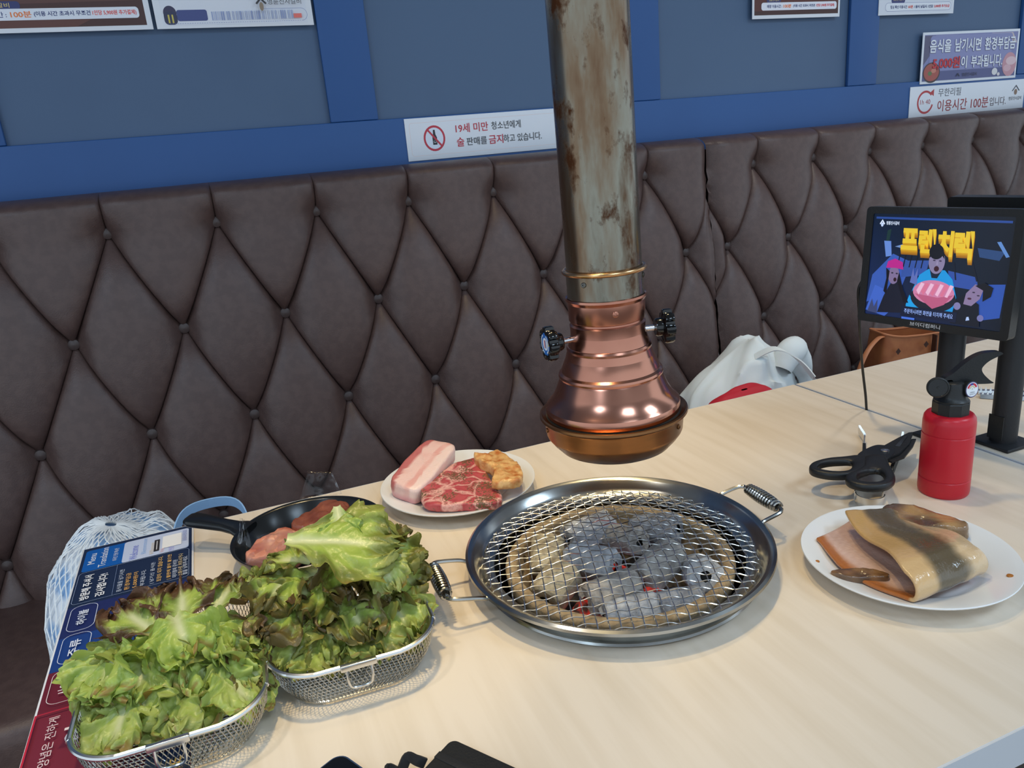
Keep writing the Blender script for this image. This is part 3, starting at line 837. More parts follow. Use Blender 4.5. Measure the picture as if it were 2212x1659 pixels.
slab('fillet_flap', 'small brown fillet piece peeking out behind the folded fillet', 'meat', [(.655, .572), (.672, .598), (.694, .600), (.712, .575), (.722, .535), (.712, .520), (.690, .535), (.668, .552)], 0.7630, 0.019, 'fillet_tint', (-0.010, -0.010),
     lambda x, y, z, q: mix((176, 138, 92), (96, 74, 58), 0.5 + 1.4 * noise.noise((x * 40, y * 40, 2))), 4, 0.003)
slab('fillet_scrap', 'little brown scrap of fillet at the left edge of the folded fillet', 'meat', [(.516, .523), (.522, .508), (.540, .497), (.556, .488), (.562, .496), (.548, .508), (.532, .520)], 0.7635, 0.009, 'fillet_tint', (0.013, 0.004),
     lambda x, y, z, q: mix((136, 100, 66), (90, 66, 48), 0.5 + 1.4 * noise.noise((x * 90, y * 90, 2))), 6, 0.002)
for i, (x, y, r) in enumerate(((.6745, .441, .0034), (.699, .498, .002), (.535, .552, .0022))):
    dr = sqrt((x - .6245) ** 2 + (y - .519) ** 2)
    zz = 0.75 + 0.0125 + (dr / (0.1055 / 0.11) - 0.078) / 0.022 * 0.006 + 0.0003 if dr > .075 else 0.7569
    o = MB().lathe([(r, -0.0006), (r * .9, 0.0004), (r * .5, 0.0008), (0, 0.0009)], 16).build('sauce_drop', 'sauce'); o.location = (x, y, zz)
    tag(o, ('largest brown sauce drop on the near rim of the fillet plate', 'brown sauce drop on the far right rim of the fillet plate', 'brown sauce drop on the left rim of the fillet plate')[i], 'sauce', 'sauce drops on the plate')

# black pan with plastic wrap
t = thing('serving_pan', 'black frying-pan-shaped serving dish with raw meat under cling film', 'pan', (0.0500, 0.888, 0.75))
MB().lathe([(0, 0.003), (0.066, 0.003), (0.074, 0.006), (0.088, 0.033), (0.091, 0.0355), (0.0932, 0.0355), (0.0928, 0.033), (0.078, 0.003), (0.072, 0), (0, 0)], 80, caps=False).build('bowl', 'pan_black', t)
ha = atan2(.100, -.137); hm = MB()
hf = [(0.084, .016, .027, .036), (0.095, .0175, .027, .036), (0.105, .0125, .028, .038), (0.120, .0105, .030, .041), (0.145, .0125, .033, .045), (0.165, .0140, .035, .047), (0.172, .0115, .037, .046), (0.1745, .006, .039, .044)]
def hfn(u, v):
    r, w, zl, zh = hf[int(round(u * 7))]; a = 2 * pi * v
    sx = abs(cos(a)) ** 0.6 * (1 if cos(a) >= 0 else -1); sz = abs(sin(a)) ** 0.6 * (1 if sin(a) >= 0 else -1)
    return (r, w * sx, (zl + zh) / 2 + (zh - zl) / 2 * sz)
hm.grid(hfn, 7, 24, cv=True); hm.f.append(tuple(range(24))); hm.f.append(tuple(range(7 * 24, 8 * 24)))
hm.xform(Matrix.Rotation(ha, 4, 'Z')).build('handle', 'pan_black', t, 50)
slab('meat_slice', 'pale pink raw meat slice at the near end of the black pan', 'meat', [(-.028, .856), (-.005, .838), (.03, .855), (.045, .888), (.02, .908), (-.01, .886)], .7545, .034, 'pork_slice', seed=2, lump=0.006)
slab('meat_slice', 'reddish brown marinated meat slice at the far end of the black pan', 'meat', [(.03, .900), (.055, .882), (.09, .892), (.108, .925), (.09, .946), (.055, .930)], .7545, .038, 'brown_slice', seed=7, lump=0.006)
# film: crinkled sheet over the dish with peaks standing up at its folds
def film(label, pts, nu, nv, amp, seed):
    a, b, c, d = [Vector(p) for p in pts]
    def fn(u, v):
        p = (a * (1 - u) + b * u) * (1 - v) + (d * (1 - u) + c * u) * v
        n_ = (b - a).cross(d - a).normalized()
        e = amp * (abs(sin(u * 9 + seed + 3 * noise.noise((v * 2, seed, u)))) + 0.8 * noise.noise((u * 4 + seed, v * 4, seed)))
        return p + n_ * e
    o = MB().grid(fn, nu, nv).build('cling_film', 'clear_film', None, 30)
    md = o.modifiers.new('thickness', 'SOLIDIFY'); md.thickness = 0.0001
    return tag(o, label, 'cling film', 'cling film on the black pan')
film('clear cling film peak standing at the left of the black pan', [(-.040, .898, .768), (-.016, .874, .768), (-.020, .893, .815), (-.024, .898, .818)], 12, 8, 0.002, 1)
film('clear cling film flap standing up behind the black pan', [(.050, .982, .786), (.105, .968, .786), (.098, .985, .815), (.068, .992, .820)], 12, 8, 0.0012, 4)
film('clear cling film crumpled at the right rim of the black pan', [(.105, .935, .786), (.146, .890, .784), (.132, .862, .792), (.098, .900, .806)], 16, 10, 0.004, 7)
film('clear cling film stretched over the near side of the black pan', [(-.03, .835, .785), (.02, .800, .787), (.05, .870, .793), (-.01, .895, .790)], 20, 14, 0.003, 9)

# ---------------------------------------------------------------- wire baskets
def basket(label, x, y, rz, w, d):
    t = thing('mesh_basket', label, 'basket', (x, y, 0.75), rz, 'stainless mesh baskets')
    H = 0.045
    def outl(k, off):
        pts = rrect(-w / 2 + off, w / 2 - off, -d / 2 + off, d / 2 - off, 0.045 - off * .5, 8)
        return loopc(pts, 3)
    top = [Vector((*p, H)) for p in outl(0, 0)]; bot = [Vector((*p, 0.004)) for p in outl(0, 0.014)]
    n = len(top)
    acc = [0.0]
    for i in range(n): acc.append(acc[-1] + (top[i] - top[(i + 1) % n]).length)
    def smp(lst, s):
        d_ = (s % 1.0) * acc[-1]; lo_, hi_ = 0, n
        while hi_ - lo_ > 1:
            m_ = (lo_ + hi_) // 2
            if acc[m_] <= d_: lo_ = m_
            else: hi_ = m_
        return lst[lo_].lerp(lst[(lo_ + 1) % n], (d_ - acc[lo_]) / max(1e-9, acc[lo_ + 1] - acc[lo_]))
    MB().tube(top, 0.0024, 8, closed=True).build('rim', 'steel_bright', t)
    MB().tube([p + Vector((0, 0, -.0)) for p in bot], 0.0013, 6, closed=True).build('base_wire', 'steel', t)
    per = sum((top[i] - top[(i + 1) % n]).length for i in range(n)); m = int(per / 0.0042); mb = MB()
    for i in range(m):
        for sg in (-1, 1):
            pts = []
            for k in range(7):
                f = k / 6; s = i / m + sg * f * 0.030
                p = smp(top, s).lerp(smp(bot, s), f ** 1.0)
                out = Vector((p.x, p.y, 0)).normalized() * 0.004 * sin(pi * f); pts.append(p + out + Vector((0, 0, -0.0015 * sin(pi * f))))
            mb.tube(pts, 0.00042, 3, caps=False)
    mb.build('mesh_side', 'steel', t)
    mb = MB(); gw, gd = w / 2 - 0.014, d / 2 - 0.014; k = -int(gw / 0.0042)
    while k * 0.0042 < gw:
        x_ = k * 0.0042; e = max(0, abs(x_) - (gw - 0.036)); yy = gd - 0.036 + sqrt(max(0, 0.036 ** 2 - e * e))
        mb.tube([(x_, -yy, 0.0042), (x_, yy, 0.0042)], 0.00042, 3, caps=False); k += 1
    k = -int(gd / 0.0042)
    while k * 0.0042 < gd:
        y_ = k * 0.0042; e = max(0, abs(y_) - (gd - 0.036)); xx = gw - 0.036 + sqrt(max(0, 0.036 ** 2 - e * e))
        mb.tube([(-xx, y_, 0.0046), (xx, y_, 0.0046)], 0.00042, 3, caps=False); k += 1
    mb.build('mesh_floor', 'steel', t)
    yf = -d / 2 - 0.003
    MB().tube(bez([(-.0105, yf + .001, H - .002), (-.0105, yf - .001, H - .013), (-.008, yf - .000, H - .0205), (0, yf + .001, H - .0225), (.008, yf, H - .0205), (.0105, yf - .001, H - .013), (.0105, yf + .001, H - .002)], 5), 0.0013, 7).build('loop_handle', 'steel_bright', t)
    MB().box(-.016, .016, yf - .0012, yf + .0035, H - .0032, H + .0030, 0.001).build('clip', 'steel_bright', t)
    return t
B1 = (-0.0975, 0.661); B2 = (0.0585, 0.680)
basket('stainless mesh basket of green lettuce nearest the front, over the menu board', *B1, radians(-2), 0.152, 0.198)
basket('stainless mesh basket of darker lettuce between the front basket and the grill', *B2, radians(-3), 0.152, 0.190)

# ---------------------------------------------------------------- lettuce leaves
LIME, GREEN, DEEP, RIB, RED, TAN = (188, 205, 96), (152, 180, 74), (84, 108, 42), (222, 226, 176), (92, 60, 46), (158, 112, 56)
def leaf(label, loc, head, pitch_, rol, L_, W_, bend, cup, ruf, red, seed, pale=0.0, group=None):
    if L_ < .1: L_ *= .88; W_ *= .86; ruf *= .9
    rnd = random.Random(seed); p1, p2, p3 = [rnd.uniform(0, 6.28) for _ in range(3)]
    nu, nv = 42, 44; kf = rnd.uniform(5.5, 7.5)
    def base(s, t):
        w = W_ / 2 * (0.16 + 0.84 * sstep(0.0, 0.62, s))
        if s > 0.55: w *= sqrt(max(0.0, 1 - ((s - 0.55) / 0.47) ** 2.2))
        return w
    def fn(u, v):
        s = u; t = 2 * v - 1
        w = base(s, t)
        edge = max(abs(t) ** 1.5 * sstep(0.05, 0.4, s), sstep(0.55, 1.0, s) * (0.4 + 0.6 * (1 - t * t)))
        phi = atan2(t * 1.1, (s - 0.25) * 1.5)
        A = ruf * edge ** 1.4
        wv = sin(kf * phi * 1.6 + p1 + 2.2 * noise.noise((s * 3, t * 3, seed))) + 0.55 * sin(kf * 3.7 * phi + p2) + 0.5 * noise.noise((s * 14, t * 11, seed * 1.7))
        w2 = cos(kf * phi * 1.6 + p1 + 1.0) + 0.7 * sin(kf * 3.1 * phi + p3)
        rag = 0.11 * edge * noise.noise((phi * 8, seed, 1.3)) + 0.09 * edge * noise.noise((phi * 19, seed, 5.3))
        x = t * w * (1 + rag) + A * 0.35 * w2 * (1 if t > 0 else -1)
        yl = s * L_ * (1 + rag * (s > 0.5)) + A * 0.3 * w2 * sstep(0.6, 1, s)
        z = cup * t * t * w * (1.2 - 0.6 * s) + A * wv + 0.0026 * noise.noise((x * 85 + seed, yl * 85, seed)) * (0.3 + 0.7 * abs(t))
        z -= 0.004 * (1 - s) * math.exp(-(t * w / 0.006) ** 2)
        a = bend * (yl / L_)
        if abs(bend) > 1e-3:
            R_ = L_ / bend; yy = (R_ - z) * sin(a) if True else 0; zz = R_ - (R_ - z) * cos(a)
        else: yy, zz = yl, z
        return Vector((x, yy, zz))
    def cf(u, v):
        s = u; t = 2 * v - 1; w = base(s, t)
        n1 = noise.noise((s * 4 + seed, t * 3, 2)); n2 = noise.noise((s * 16 + seed, t * 12, 6))
        edge = max(abs(t) ** 1.6, sstep(0.55, 1.0, s))
        c = mix(LIME, GREEN, 0.45 + 0.9 * n1); c = mix(c, (206, 216, 150), pale * (0.7 + 0.9 * n2))
        c = mix(c, DEEP, red * 0.55 * (0.5 + n1))
        c = mix(c, RED, red * sstep(0.18, 0.8, edge + 0.5 * n1 + 0.25 * n2))
        c = mix(c, TAN, (0.75 if n1 + 0.5 * n2 > 0.28 else 0.0) * sstep(0.75, 1.0, edge) * (1 - red))
        ribw = math.exp(-((t * w) / (0.0065 * (1 - 0.75 * s) + 0.0006)) ** 2) * (1 - sstep(0.55, 0.95, s))
        side = abs(((abs(t) * 0.9 - s * 2.6) * 2.2) % 1.0 - 0.5)
        vein = (1 - sstep(0.0, 0.09, side)) * 0.35 * (1 - edge)
        return mix(mix(c, RIB, vein), RIB, ribw)
    o = MB().grid(fn, nu, nv, colfn=cf).build('lettuce_leaf', 'leaf_tint', None, 0)
    o.data.shade_smooth()
    q = Matrix.Rotation(head - pi / 2, 4, 'Z') @ Matrix.Rotation(pitch_, 4, 'X') @ Matrix.Rotation(rol, 4, 'Y')
    o.matrix_world = Matrix.Translation(loc) @ q
    return tag(o, label, 'lettuce', group)
D_ = radians
ORD = ('leftmost', 'second from the left', 'third from the left', 'fourth from the left', 'fifth from the left', 'sixth from the left', 'seventh from the left')
def layer(rnd, cx, cy, n, half, z, L_, W_, pit, bend, ruf, reds, pale, seed, text, group, fan=24):
    for i in range(n):
        f = i / (n - 1); x = -half + 2 * half * f
        leaf('%s, %s' % (text, ORD[i]), (cx + x * .88, cy + rnd.uniform(-.006, .006), z + rnd.uniform(-.004, .004)),
             D_(-90 + (f - .5) * 2 * fan + rnd.uniform(-16, 16)), D_(pit + rnd.uniform(-8, 8)), D_(rnd.uniform(-24, 24)),
             L_ * rnd.uniform(.9, 1.12), W_ * rnd.uniform(.88, 1.12), bend * rnd.uniform(.7, 1.3), 0.15, ruf, reds[i % len(reds)], seed + i, pale, group)
bx0, by0 = B1
def heap1():
    g1 = 'lettuce leaves heaped in the front basket'; r = random.Random(5)
    T = 'in the front basket'
    layer(r, bx0, by0 - .012, 5, .042, .789, .066, .072, -10, -.3, .0072, (.05, .0, .12), .55, 100, 'pale frilly leaf, lowest row ' + T, g1)
    layer(r, bx0, by0 + .004, 5, .043, .799, .068, .076, -6, -.5, .0080, (.0, .1, .0), .6, 120, 'pale green leaf, second row ' + T, g1)
    layer(r, bx0, by0 + .018, 5, .043, .809, .066, .078, -2, -.7, .0085, (.0, .0, .22), .45, 140, 'green ruffled leaf, third row ' + T, g1)
    layer(r, bx0, by0 + .030, 5, .042, .819, .062, .070, 4, -.9, .0105, (.0, .12, .0), .3, 160, 'bright green leaf, fourth row ' + T, g1)
    leaf('reddish brown lettuce leaf across the top left in the front basket', (bx0 - .010, by0 + .010, 0.828), D_(126), D_(14), D_(-10), .066, .078, -.1, .08, .0060, .95, 211)
    leaf('reddish brown lettuce leaf across the top centre in the front basket', (bx0 + .012, by0 + .006, 0.830), D_(88), D_(14), D_(0), .068, .085, -.1, .08, .0060, .92, 223)
    leaf('reddish brown lettuce leaf across the top right in the front basket', (bx0 + .034, by0 + .012, 0.828), D_(54), D_(14), D_(4), .060, .070, -.1, .08, .0060, .85, 229)
    leaf('brown-edged lettuce leaf leaning on the right side in the front basket', (bx0 + .044, by0 + .022, 0.822), D_(-62), D_(-22), D_(36), .075, .058, -.5, .2, .0080, .85, 236)
    leaf('brown-edged lettuce leaf hanging at the lower right in the front basket', (bx0 + .050, by0 - .006, 0.802), D_(-66), D_(-20), D_(30), .062, .05, -.4, .2, .0075, .6, 238)
    leaf('small green lettuce tip poking up at the right in the front basket', (bx0 + .056, by0 + .020, 0.832), D_(48), D_(20), D_(-10), .046, .040, -.3, .2, .0065, .3, 241)
    leaf('light green lettuce leaf at the upper left flank in the front basket', (bx0 - .032, by0 + .026, 0.824), D_(190), D_(-2), D_(8), .040, .055, -.8, .1, .0085, .2, 252, .3)
    leaf('light green lettuce leaf at the lower left flank in the front basket', (bx0 - .044, by0 - .004, 0.796), D_(214), D_(-4), D_(-6), .034, .048, -.7, .1, .0080, .1, 263, .5)
    leaf('lime green crumpled lettuce leaf on the crown in the front basket', (bx0 + .006, by0 + .026, 0.836), D_(-80), D_(2), D_(5), .064, .080, -.9, .1, .0110, .0, 277, .15)
heap1()
bx1, by1 = B2
def heap2():
    g2 = 'lettuce leaves heaped in the second basket'; r = random.Random(8)
    T = 'in the second basket'
    layer(r, bx1, by1 - .014, 4, .038, .790, .064, .074, -8, -.3, .0075, (.15, .35), .35, 300, 'frilly green leaf, lowest row ' + T, g2)
    layer(r, bx1, by1 + .000, 5, .042, .804, .066, .076, -4, -.5, .0085, (.3, .15, .55), .3, 320, 'mottled green leaf, second row ' + T, g2)
    layer(r, bx1, by1 + .010, 5, .042, .820, .066, .078, 0, -.7, .0090, (.7, .5, .75), .0, 340, 'dark olive leaf, third row ' + T, g2, 44)
    layer(r, bx1, by1 + .020, 5, .040, .836, .062, .076, 4, -.8, .0105, (.6, .4, .7), .0, 360, 'brownish ruffled leaf, fourth row ' + T, g2, 52)
    leaf('brown lettuce leaf spread to the right over the second basket rim', (bx1 + .022, by1 + .012, .848), D_(-20), D_(4), D_(8), .044, .074, -.8, .1, .0085, .75, 401)
    leaf('dark brown lettuce leaf at the left flank of the second basket heap', (bx1 - .018, by1 + .016, .834), D_(196), D_(-2), D_(-6), .066, .070, -.6, .1, .0085, .85, 412)
    leaf('dark green lettuce leaf at the back right of the second basket heap', (bx1 + .032, by1 + .016, .850), D_(26), D_(4), D_(-6), .050, .066, -.5, .2, .0075, .6, 421)
    leaf('olive lettuce leaf sticking up at the back left of the second basket heap', (bx1 - .024, by1 + .012, .848), D_(150), D_(8), D_(-6), .050, .052, -.3, .2, .0050, .35, 425)
    leaf('big lime green lettuce leaf with a pale midrib on top of the second basket heap', (bx1 - .042, by1 + .018, .874), D_(-22), D_(-6), D_(22), .110, .098, -.15, .05, .0065, .30, 437)
    leaf('upright lime green lettuce leaf stub at the top of the second basket heap', (bx1 + .012, by1 + .036, .888), D_(-96), D_(-36), D_(6), .055, .052, -.2, .22, .0050, .0, 449, .25)
    leaf('bluish green cupped lettuce leaf on the right front of the second basket heap', (bx1 + .036, by1 - .012, .852), D_(-78), D_(-26), D_(12), .050, .048, -.7, .25, .0035, .2, 458, .5)
heap2()
# ---------------------------------------------------------------- menu board
mw, ml = 0.138, 0.56
t = thing('menu_board', 'long navy and maroon printed menu board lying along the left table end', 'menu', (-0.0905, 0.5, 0.7502)); t.rotation_euler = (0, 0, pi / 2)
# local u = away from the camera, v = toward the left table end
MB().box(0, ml, 0, mw, 0, 0.0024, 0.0006).build('board', 'board_white', t)
P = Print(); NV = (24, 42, 74)
e = 0.0022; wv = mw - 2 * e
P.rect(e, e, 0.278 - e, wv, (120, 38, 56)); P.rect(0.215, e, 0.063, wv, (108, 30, 48)); P.rect(0.278, e, 0.126, wv, (26, 62, 130)); P.rect(0.34, e, 0.064, wv, (30, 42, 96)); P.rect(0.404, e, ml - e - 0.404, wv, NV)
P.rr(0.490, mw - 0.050 - 0.006, 0.060, 0.050, 0.004, (10, 92, 176)); P.rr(0.490, 0.006, 0.060, 0.080, 0.004, (196, 208, 236))
P.text('Menu', 0.508, 0.1185, 0.030, 0.0085, (235, 240, 250)); P.text('Translation', 0.494, 0.1050, 0.054, 0.0085, (235, 240, 250)); P.text('외국인 전용 메뉴판', 0.502, 0.0920, 0.036, 0.0056, (230, 236, 248))
P.text('Welcome', 0.492, 0.0680, 0.040, 0.0095, (130, 140, 220)); P.text('Bienvenue', 0.502, 0.058, 0.045, 0.006, (170, 200, 240)); P.text('Willkommen', 0.494, 0.048, 0.034, 0.006, (236, 222, 200))
P.rect(0.500, 0.0420, 0.034, 0.0065, (44, 40, 44)); P.rect(0.504, 0.0445, 0.026, 0.0014, (190, 190, 194))
P.rect(0.503, 0.0150, 0.036, 0.0235, (244, 244, 246)); P.text('Hola', 0.493, 0.036, 0.010, 0.0055, (236, 190, 190)); P.text('안녕', 0.491, 0.024, 0.010, 0.0065, (170, 160, 226)); P.text('BIENVENUE', 0.512, 0.0085, 0.032, 0.005, (150, 160, 210))
P.frame(0.408, 0.005, 0.078, mw - 0.010, 0.006, 0.0005, (150, 166, 196)); P.rect(0.408, 0.0895, 0.078, 0.0004, (130, 148, 186))
P.text('방문해 주셔서', 0.414, 0.1150, 0.062, 0.0105, (242, 244, 250), 0.02); P.text('감사합니다!', 0.414, 0.0985, 0.056, 0.0105, (242, 244, 250), 0.02)
for s, v, w, c in (('음식물을 남기시면', .0800, .056, (190, 200, 220)), ('환경부담금', .0715, .042, (232, 176, 92)), ('5,000원이', .0630, .040, (232, 176, 92)), ('부과됩니다.', .0545, .040, (200, 208, 226)), ('| 남기신 음식은', .0440, .056, (190, 200, 220)), ('포장이 되지 않습니다.', .0360, .066, (236, 190, 110)),
                   ('| 불판에 불이 붙으면', .0250, .066, (236, 186, 104)), ('테이블에 준비된', .0185, .046, (190, 200, 220)), ('소화수로 꺼주시거나', .0120, .060, (214, 190, 140)), ('불을 낮춰주세요.', .0065, .050, (190, 200, 220))):
    P.text(s, 0.412 if s[0] != '|' else 0.411, v, w, 0.0056, c, 0.005)
for u0, s, c in ((0.345, '하이볼', (222, 228, 244)), (0.284, '주류', (222, 228, 244)), (0.219, '사이드', (236, 226, 230))):
    P.frame(u0, mw - 0.036, 0.055, 0.028, 0.010, 0.0006, c); P.text(s, u0 + 0.012, mw - 0.027, 0.031, 0.0105, c, 0.015)
P.rect(0.207, e, 0.0012, wv, (196, 40, 64)); P.rect(e, mw - 0.0040, 0.205, 0.0018, (196, 40, 64))
P.text('고 양념은 진하게', 0.118, 0.1135, 0.080, 0.0090, (232, 214, 218)); P.text('야', 0.155, 0.086, 0.026, 0.0210, (240, 226, 230), 0.015)
P.rect(e, e, 0.10, 0.034, NV); P.text('JOE', 0.060, 0.006, 0.030, 0.012, (206, 170, 90), 0.01)
P.build(t, loc=(0, 0, 0.0024))

# ---------------------------------------------------------------- wall signs
def sign(name, label, cat, x0, x1, z0, z1, paint, thick=0.002, proud=0.0):
    t = thing(name, label, cat, (x0, FY - 0.0005 - proud, z0)); t.rotation_euler = (pi / 2, 0, 0)
    MB().box(0, x1 - x0, 0, z1 - z0, 0, thick, 0.0004).build('board', 'board_white', t)
    P = Print(); paint(P, x1 - x0, z1 - z0); P.build(t, loc=(0, 0, thick)); return t
RD, BK, NVY, ORG = (196, 52, 70), (56, 60, 64), (44, 56, 116), (238, 128, 60)
def logo(P, x, y, s, col=(60, 50, 60), name=True, nw=1.0):
    P.poly([(x - s, y), (x, y + s), (x + s, y), (x + s * .8, y - s * .05), (x, y + s * .75), (x - s * .8, y - s * .05)], col)
    P.ell(x, y - s * .2, s * .38, s * .5, (150, 120, 100)); P.arc(x, y - s * .2, s * .15, s * .2, 0, 360, (90, 60, 50))
    if name: P.text('명륜진사갈비', x - s * 2.6 * nw / 2, y - s * 1.6, s * 2.6 * nw, s * .62, col)
def sA(P, w, h):
    P.frame(0.010, 0.010, w - 0.02, h - 0.02, 0.006, 0.0005, (238, 206, 196))
    P.ell(.066, h / 2, .0255, .028, RD); P.ell(.066, h / 2, .0210, .0232, (226, 232, 244))
    P.poly([(.0615, .0315), (.0715, .0315), (.0720, .047), (.069, .054), (.0683, .064), (.0640, .064), (.0632, .054), (.0610, .047)], (40, 42, 46)); P.ell(.0668, .0385, .0036, .0028, (190, 196, 204)); P.ell(.0668, .0390, .0028, .0020, (60, 60, 64))
    a = atan2(.0415, .034)
    P.poly([(.0492, .0640), (.0522, .0668), (.0838, .0290), (.0808, .0258)], RD)
    P.text('19세 미만', .118, .0530, .080, .0200, RD, 0.012); P.text('청소년에게', .206, .0545, .074, .0175, BK, 0.006)
    P.text('술', .118, .0230, .018, .0200, RD, 0.012); P.text('판매를', .142, .0240, .050, .0175, BK, 0.006); P.text('금지', .197, .0230, .036, .0200, RD, 0.012); P.text('하고 있습니다.', .234, .0240, .098, .0175, BK, 0.004)
def s(x): return x * 0.9913
sign('notice_sign', 'long white no-alcohol-to-minors notice left of the exhaust pipe', 'sign', 0.455, 0.880, 1.2005, 1.2918, sA)
def sN2(P, w, h):
    P.arc(.062, h / 2, .0265, .0325, 40, 345, (186, 56, 60)); P.poly([(.078, .070), (.094, .060), (.094, .080)], (186, 56, 60)); P.text('1h 40', .042, .039, .040, .013, (176, 70, 76))
    P.text('무한리필', .112, .0570, .092, .0225, (76, 78, 86)); P.text('이용시간 100분', .112, .0150, .212, .0325, (158, 46, 52), 0.008); P.text('입니다.', .330, .0185, .070, .0245, (84, 62, 66))
    logo(P, .440, .057, .017, (60, 60, 70), True, 1.25)
sign('notice_sign', 'white 100-minute dining time notice low at the right above the sofa', 'sign', 1.966, 2.445, 1.1905, 1.2800, sN2)
def sN1(P, w, h):
    P.rect(.007, .007, w - .014, h - .014, (132, 134, 180)); P.poly([(.007, .05), (.08, .13), (.007, .13)], (96, 92, 120)); P.poly([(.05, .13), (.10, .086), (.14, .13)], (150, 150, 186)); P.poly([(w - .12, .13), (w - .03, .13), (w - .007, .10), (w - .05, .105)], (206, 190, 190))
    P.rect(.007, .007, w - .014, .026, (88, 92, 138)); P.rr(.03, .034, w - .06, .095, .01, (142, 144, 188))
    P.ell(.042, .030, .034, .028, (70, 54, 54)); P.ell(.042, .031, .030, .024, (172, 84, 74)); P.ell(.036, .028, .008, .006, (98, 120, 70)); P.ell(.05, .035, .010, .006, (206, 130, 110)); P.ell(w - .034, .040, .030, .034, (206, 150, 160)); P.ell(w - .028, .050, .022, .012, (230, 196, 200)); P.ell(w - .042, .03, .016, .010, (220, 176, 184))
    P.ell(w - .095, .022, .012, .010, (226, 222, 222)); P.ell(w - .078, .014, .006, .005, (226, 216, 216))
    for dx_, dy_, c in ((.0012, -.0012, (90, 84, 110)), (0, 0, (240, 242, 248))):
        P.text('음식을', .028 + dx_, .0830 + dy_, .084, .036, c, .02); P.text('남기시면', .128 + dx_, .0830 + dy_, .106, .036, c, .02); P.text('환경부담금', .250 + dx_, .0830 + dy_, .130, .036, c, .02)
        P.text('5,000원', .044 + dx_, .0370 + dy_, .108, .034, c if dx_ else (206, 40, 52), .025); P.text('이', .157 + dx_, .0370 + dy_, .024, .034, c, .02); P.text('부과됩니다.', .198 + dx_, .0370 + dy_, .132, .034, c, .02)
    P.text('명륜진사갈비', .166, .014, .060, .010, (40, 38, 60)); P.poly([(.140, .016), (.148, .025), (.156, .016), (.154, .014), (.148, .021), (.142, .014)], (40, 38, 60))
sign('leftover_fee_sign', 'purple food-waste fee notice with white letters at the upper right', 'sign', 2.001, 2.398, 1.2855, 1.4245, sN1)
def strip(P, x, y, w, h, first, col1, col2, scale=1.0):
    P.rr(x, y, w, h, h * .3, (236, 236, 244)); P.frame(x + .002, y + .002, w - .004, h - .004, h * .28, .0006, (90, 90, 130))
def sP1(P, w, h):
    P.rect(0, .008, w - .010, h - .013, (74, 42, 38)); P.poly([(0, .045), (w - .010, .052), (w - .010, .12), (0, .10)], (96, 60, 54)); P.poly([(0, .008), (.30, .008), (.33, .022), (0, .03)], (100, 58, 50))
    P.poly([(.0, .12), (w - .010, .12), (w - .010, h), (0, h)], (112, 64, 50)); P.ell(.25, .19, .12, .05, (150, 78, 56))
    P.rr(.05, .039, .165, .014, .006, (50, 56, 110)); P.text('명륜진사갈비', .134, .0425, .064, .0080, (232, 206, 120))
    P.rr(.04, .021, w - .06, .0195, .006, (232, 234, 242)); P.text('매장 이용시간 :', .124, .0258, .066, .0098, NVY, .02); P.text('100분', .196, .0255, .034, .0106, ORG, .02)
    P.text('(이용 시간 초과시 무조건', .234, .0258, .094, .0098, NVY, .02); P.text('1인당 5,900원 추가결제)', .331, .0258, .076, .0098, (232, 84, 76), .02)
sign('menu_poster', 'dark brown meat poster with a white caption strip at the upper left corner', 'poster', -0.450, -0.0186, 1.4880, 1.76, sP1)
def sP2(P, w, h):
    P.rect(.012, .005, w - .024, h - .017, (228, 230, 238))
    P.ell(.028, .028, .012, .013, (60, 56, 86)); P.rr(.016, .007, .024, .024, .008, (52, 54, 84)); P.rect(.023, .010, .003, .015, (208, 190, 90)); P.rect(.030, .010, .003, .015, (208, 190, 90)); P.rr(.040, .013, .056, .020, .004, (70, 80, 136))
    r = random.Random(3)
    for i in range(44):
        P.rect(.104 + i * .0036, .013, .0020, .016, mix((130, 146, 196), (226, 230, 240), r.random()))
    P.rect(.262, .014, .016, .008, (240, 120, 110))
    for i in range(58): P.rect(.020 + i * .0045, .0078, .0026, .0006, (96, 110, 170))
    P.arc(w - .024, .0196, .0112, .0118, -90, 90, (96, 110, 170)); P.rect(.20, .0308, w - .224, .0006, (96, 110, 170))
    P.poly([(.190, .041), (.201, .052), (.212, .041), (.209, .039), (.201, .047), (.193, .039)], (58, 56, 60)); P.ell(.201, .035, .004, .008, (150, 130, 110)); P.text('명륜진사갈비', .214, .0385, .066, .0110, (66, 62, 64))
sign('menu_poster', 'white poster with a dashed blue caption beside the first wall stile', 'poster', -0.0120, 0.2890, 1.4880, 1.76, sP2)
def sP3(P, w, h):
    P.rect(.006, .0085, w - .012, h - .015, (92, 44, 36)); P.poly([(.006, .0085), (w - .006, .0085), (w - .006, .02), (.006, .018)], (70, 36, 32)); P.poly([(.02, .06), (w - .02, .055), (w - .006, .2), (.006, .2)], (118, 66, 50)); P.rr(.045, .038, .045, .012, .004, (60, 62, 110)); P.text('명륜진사갈비', .052, .041, .032, .006, (230, 206, 130))
    P.rr(.028, .0195, w - .04, .0185, .006, (236, 236, 244)); P.text('매장 이용시간 :', .046, .0248, .048, .0080, NVY, .03); P.text('100분', .098, .0245, .026, .0090, ORG, .03); P.text('(이용 시간 초과시 무조건', .130, .0248, .072, .0080, NVY, .03); P.text('1인당 5,900원 추가결제)', .206, .0248, .062, .0080, (226, 70, 76), .03)
sign('menu_poster', 'dark red meat poster with a white caption strip right of the exhaust pipe', 'poster', 1.402, 1.690, 1.4730, 1.76, sP3)
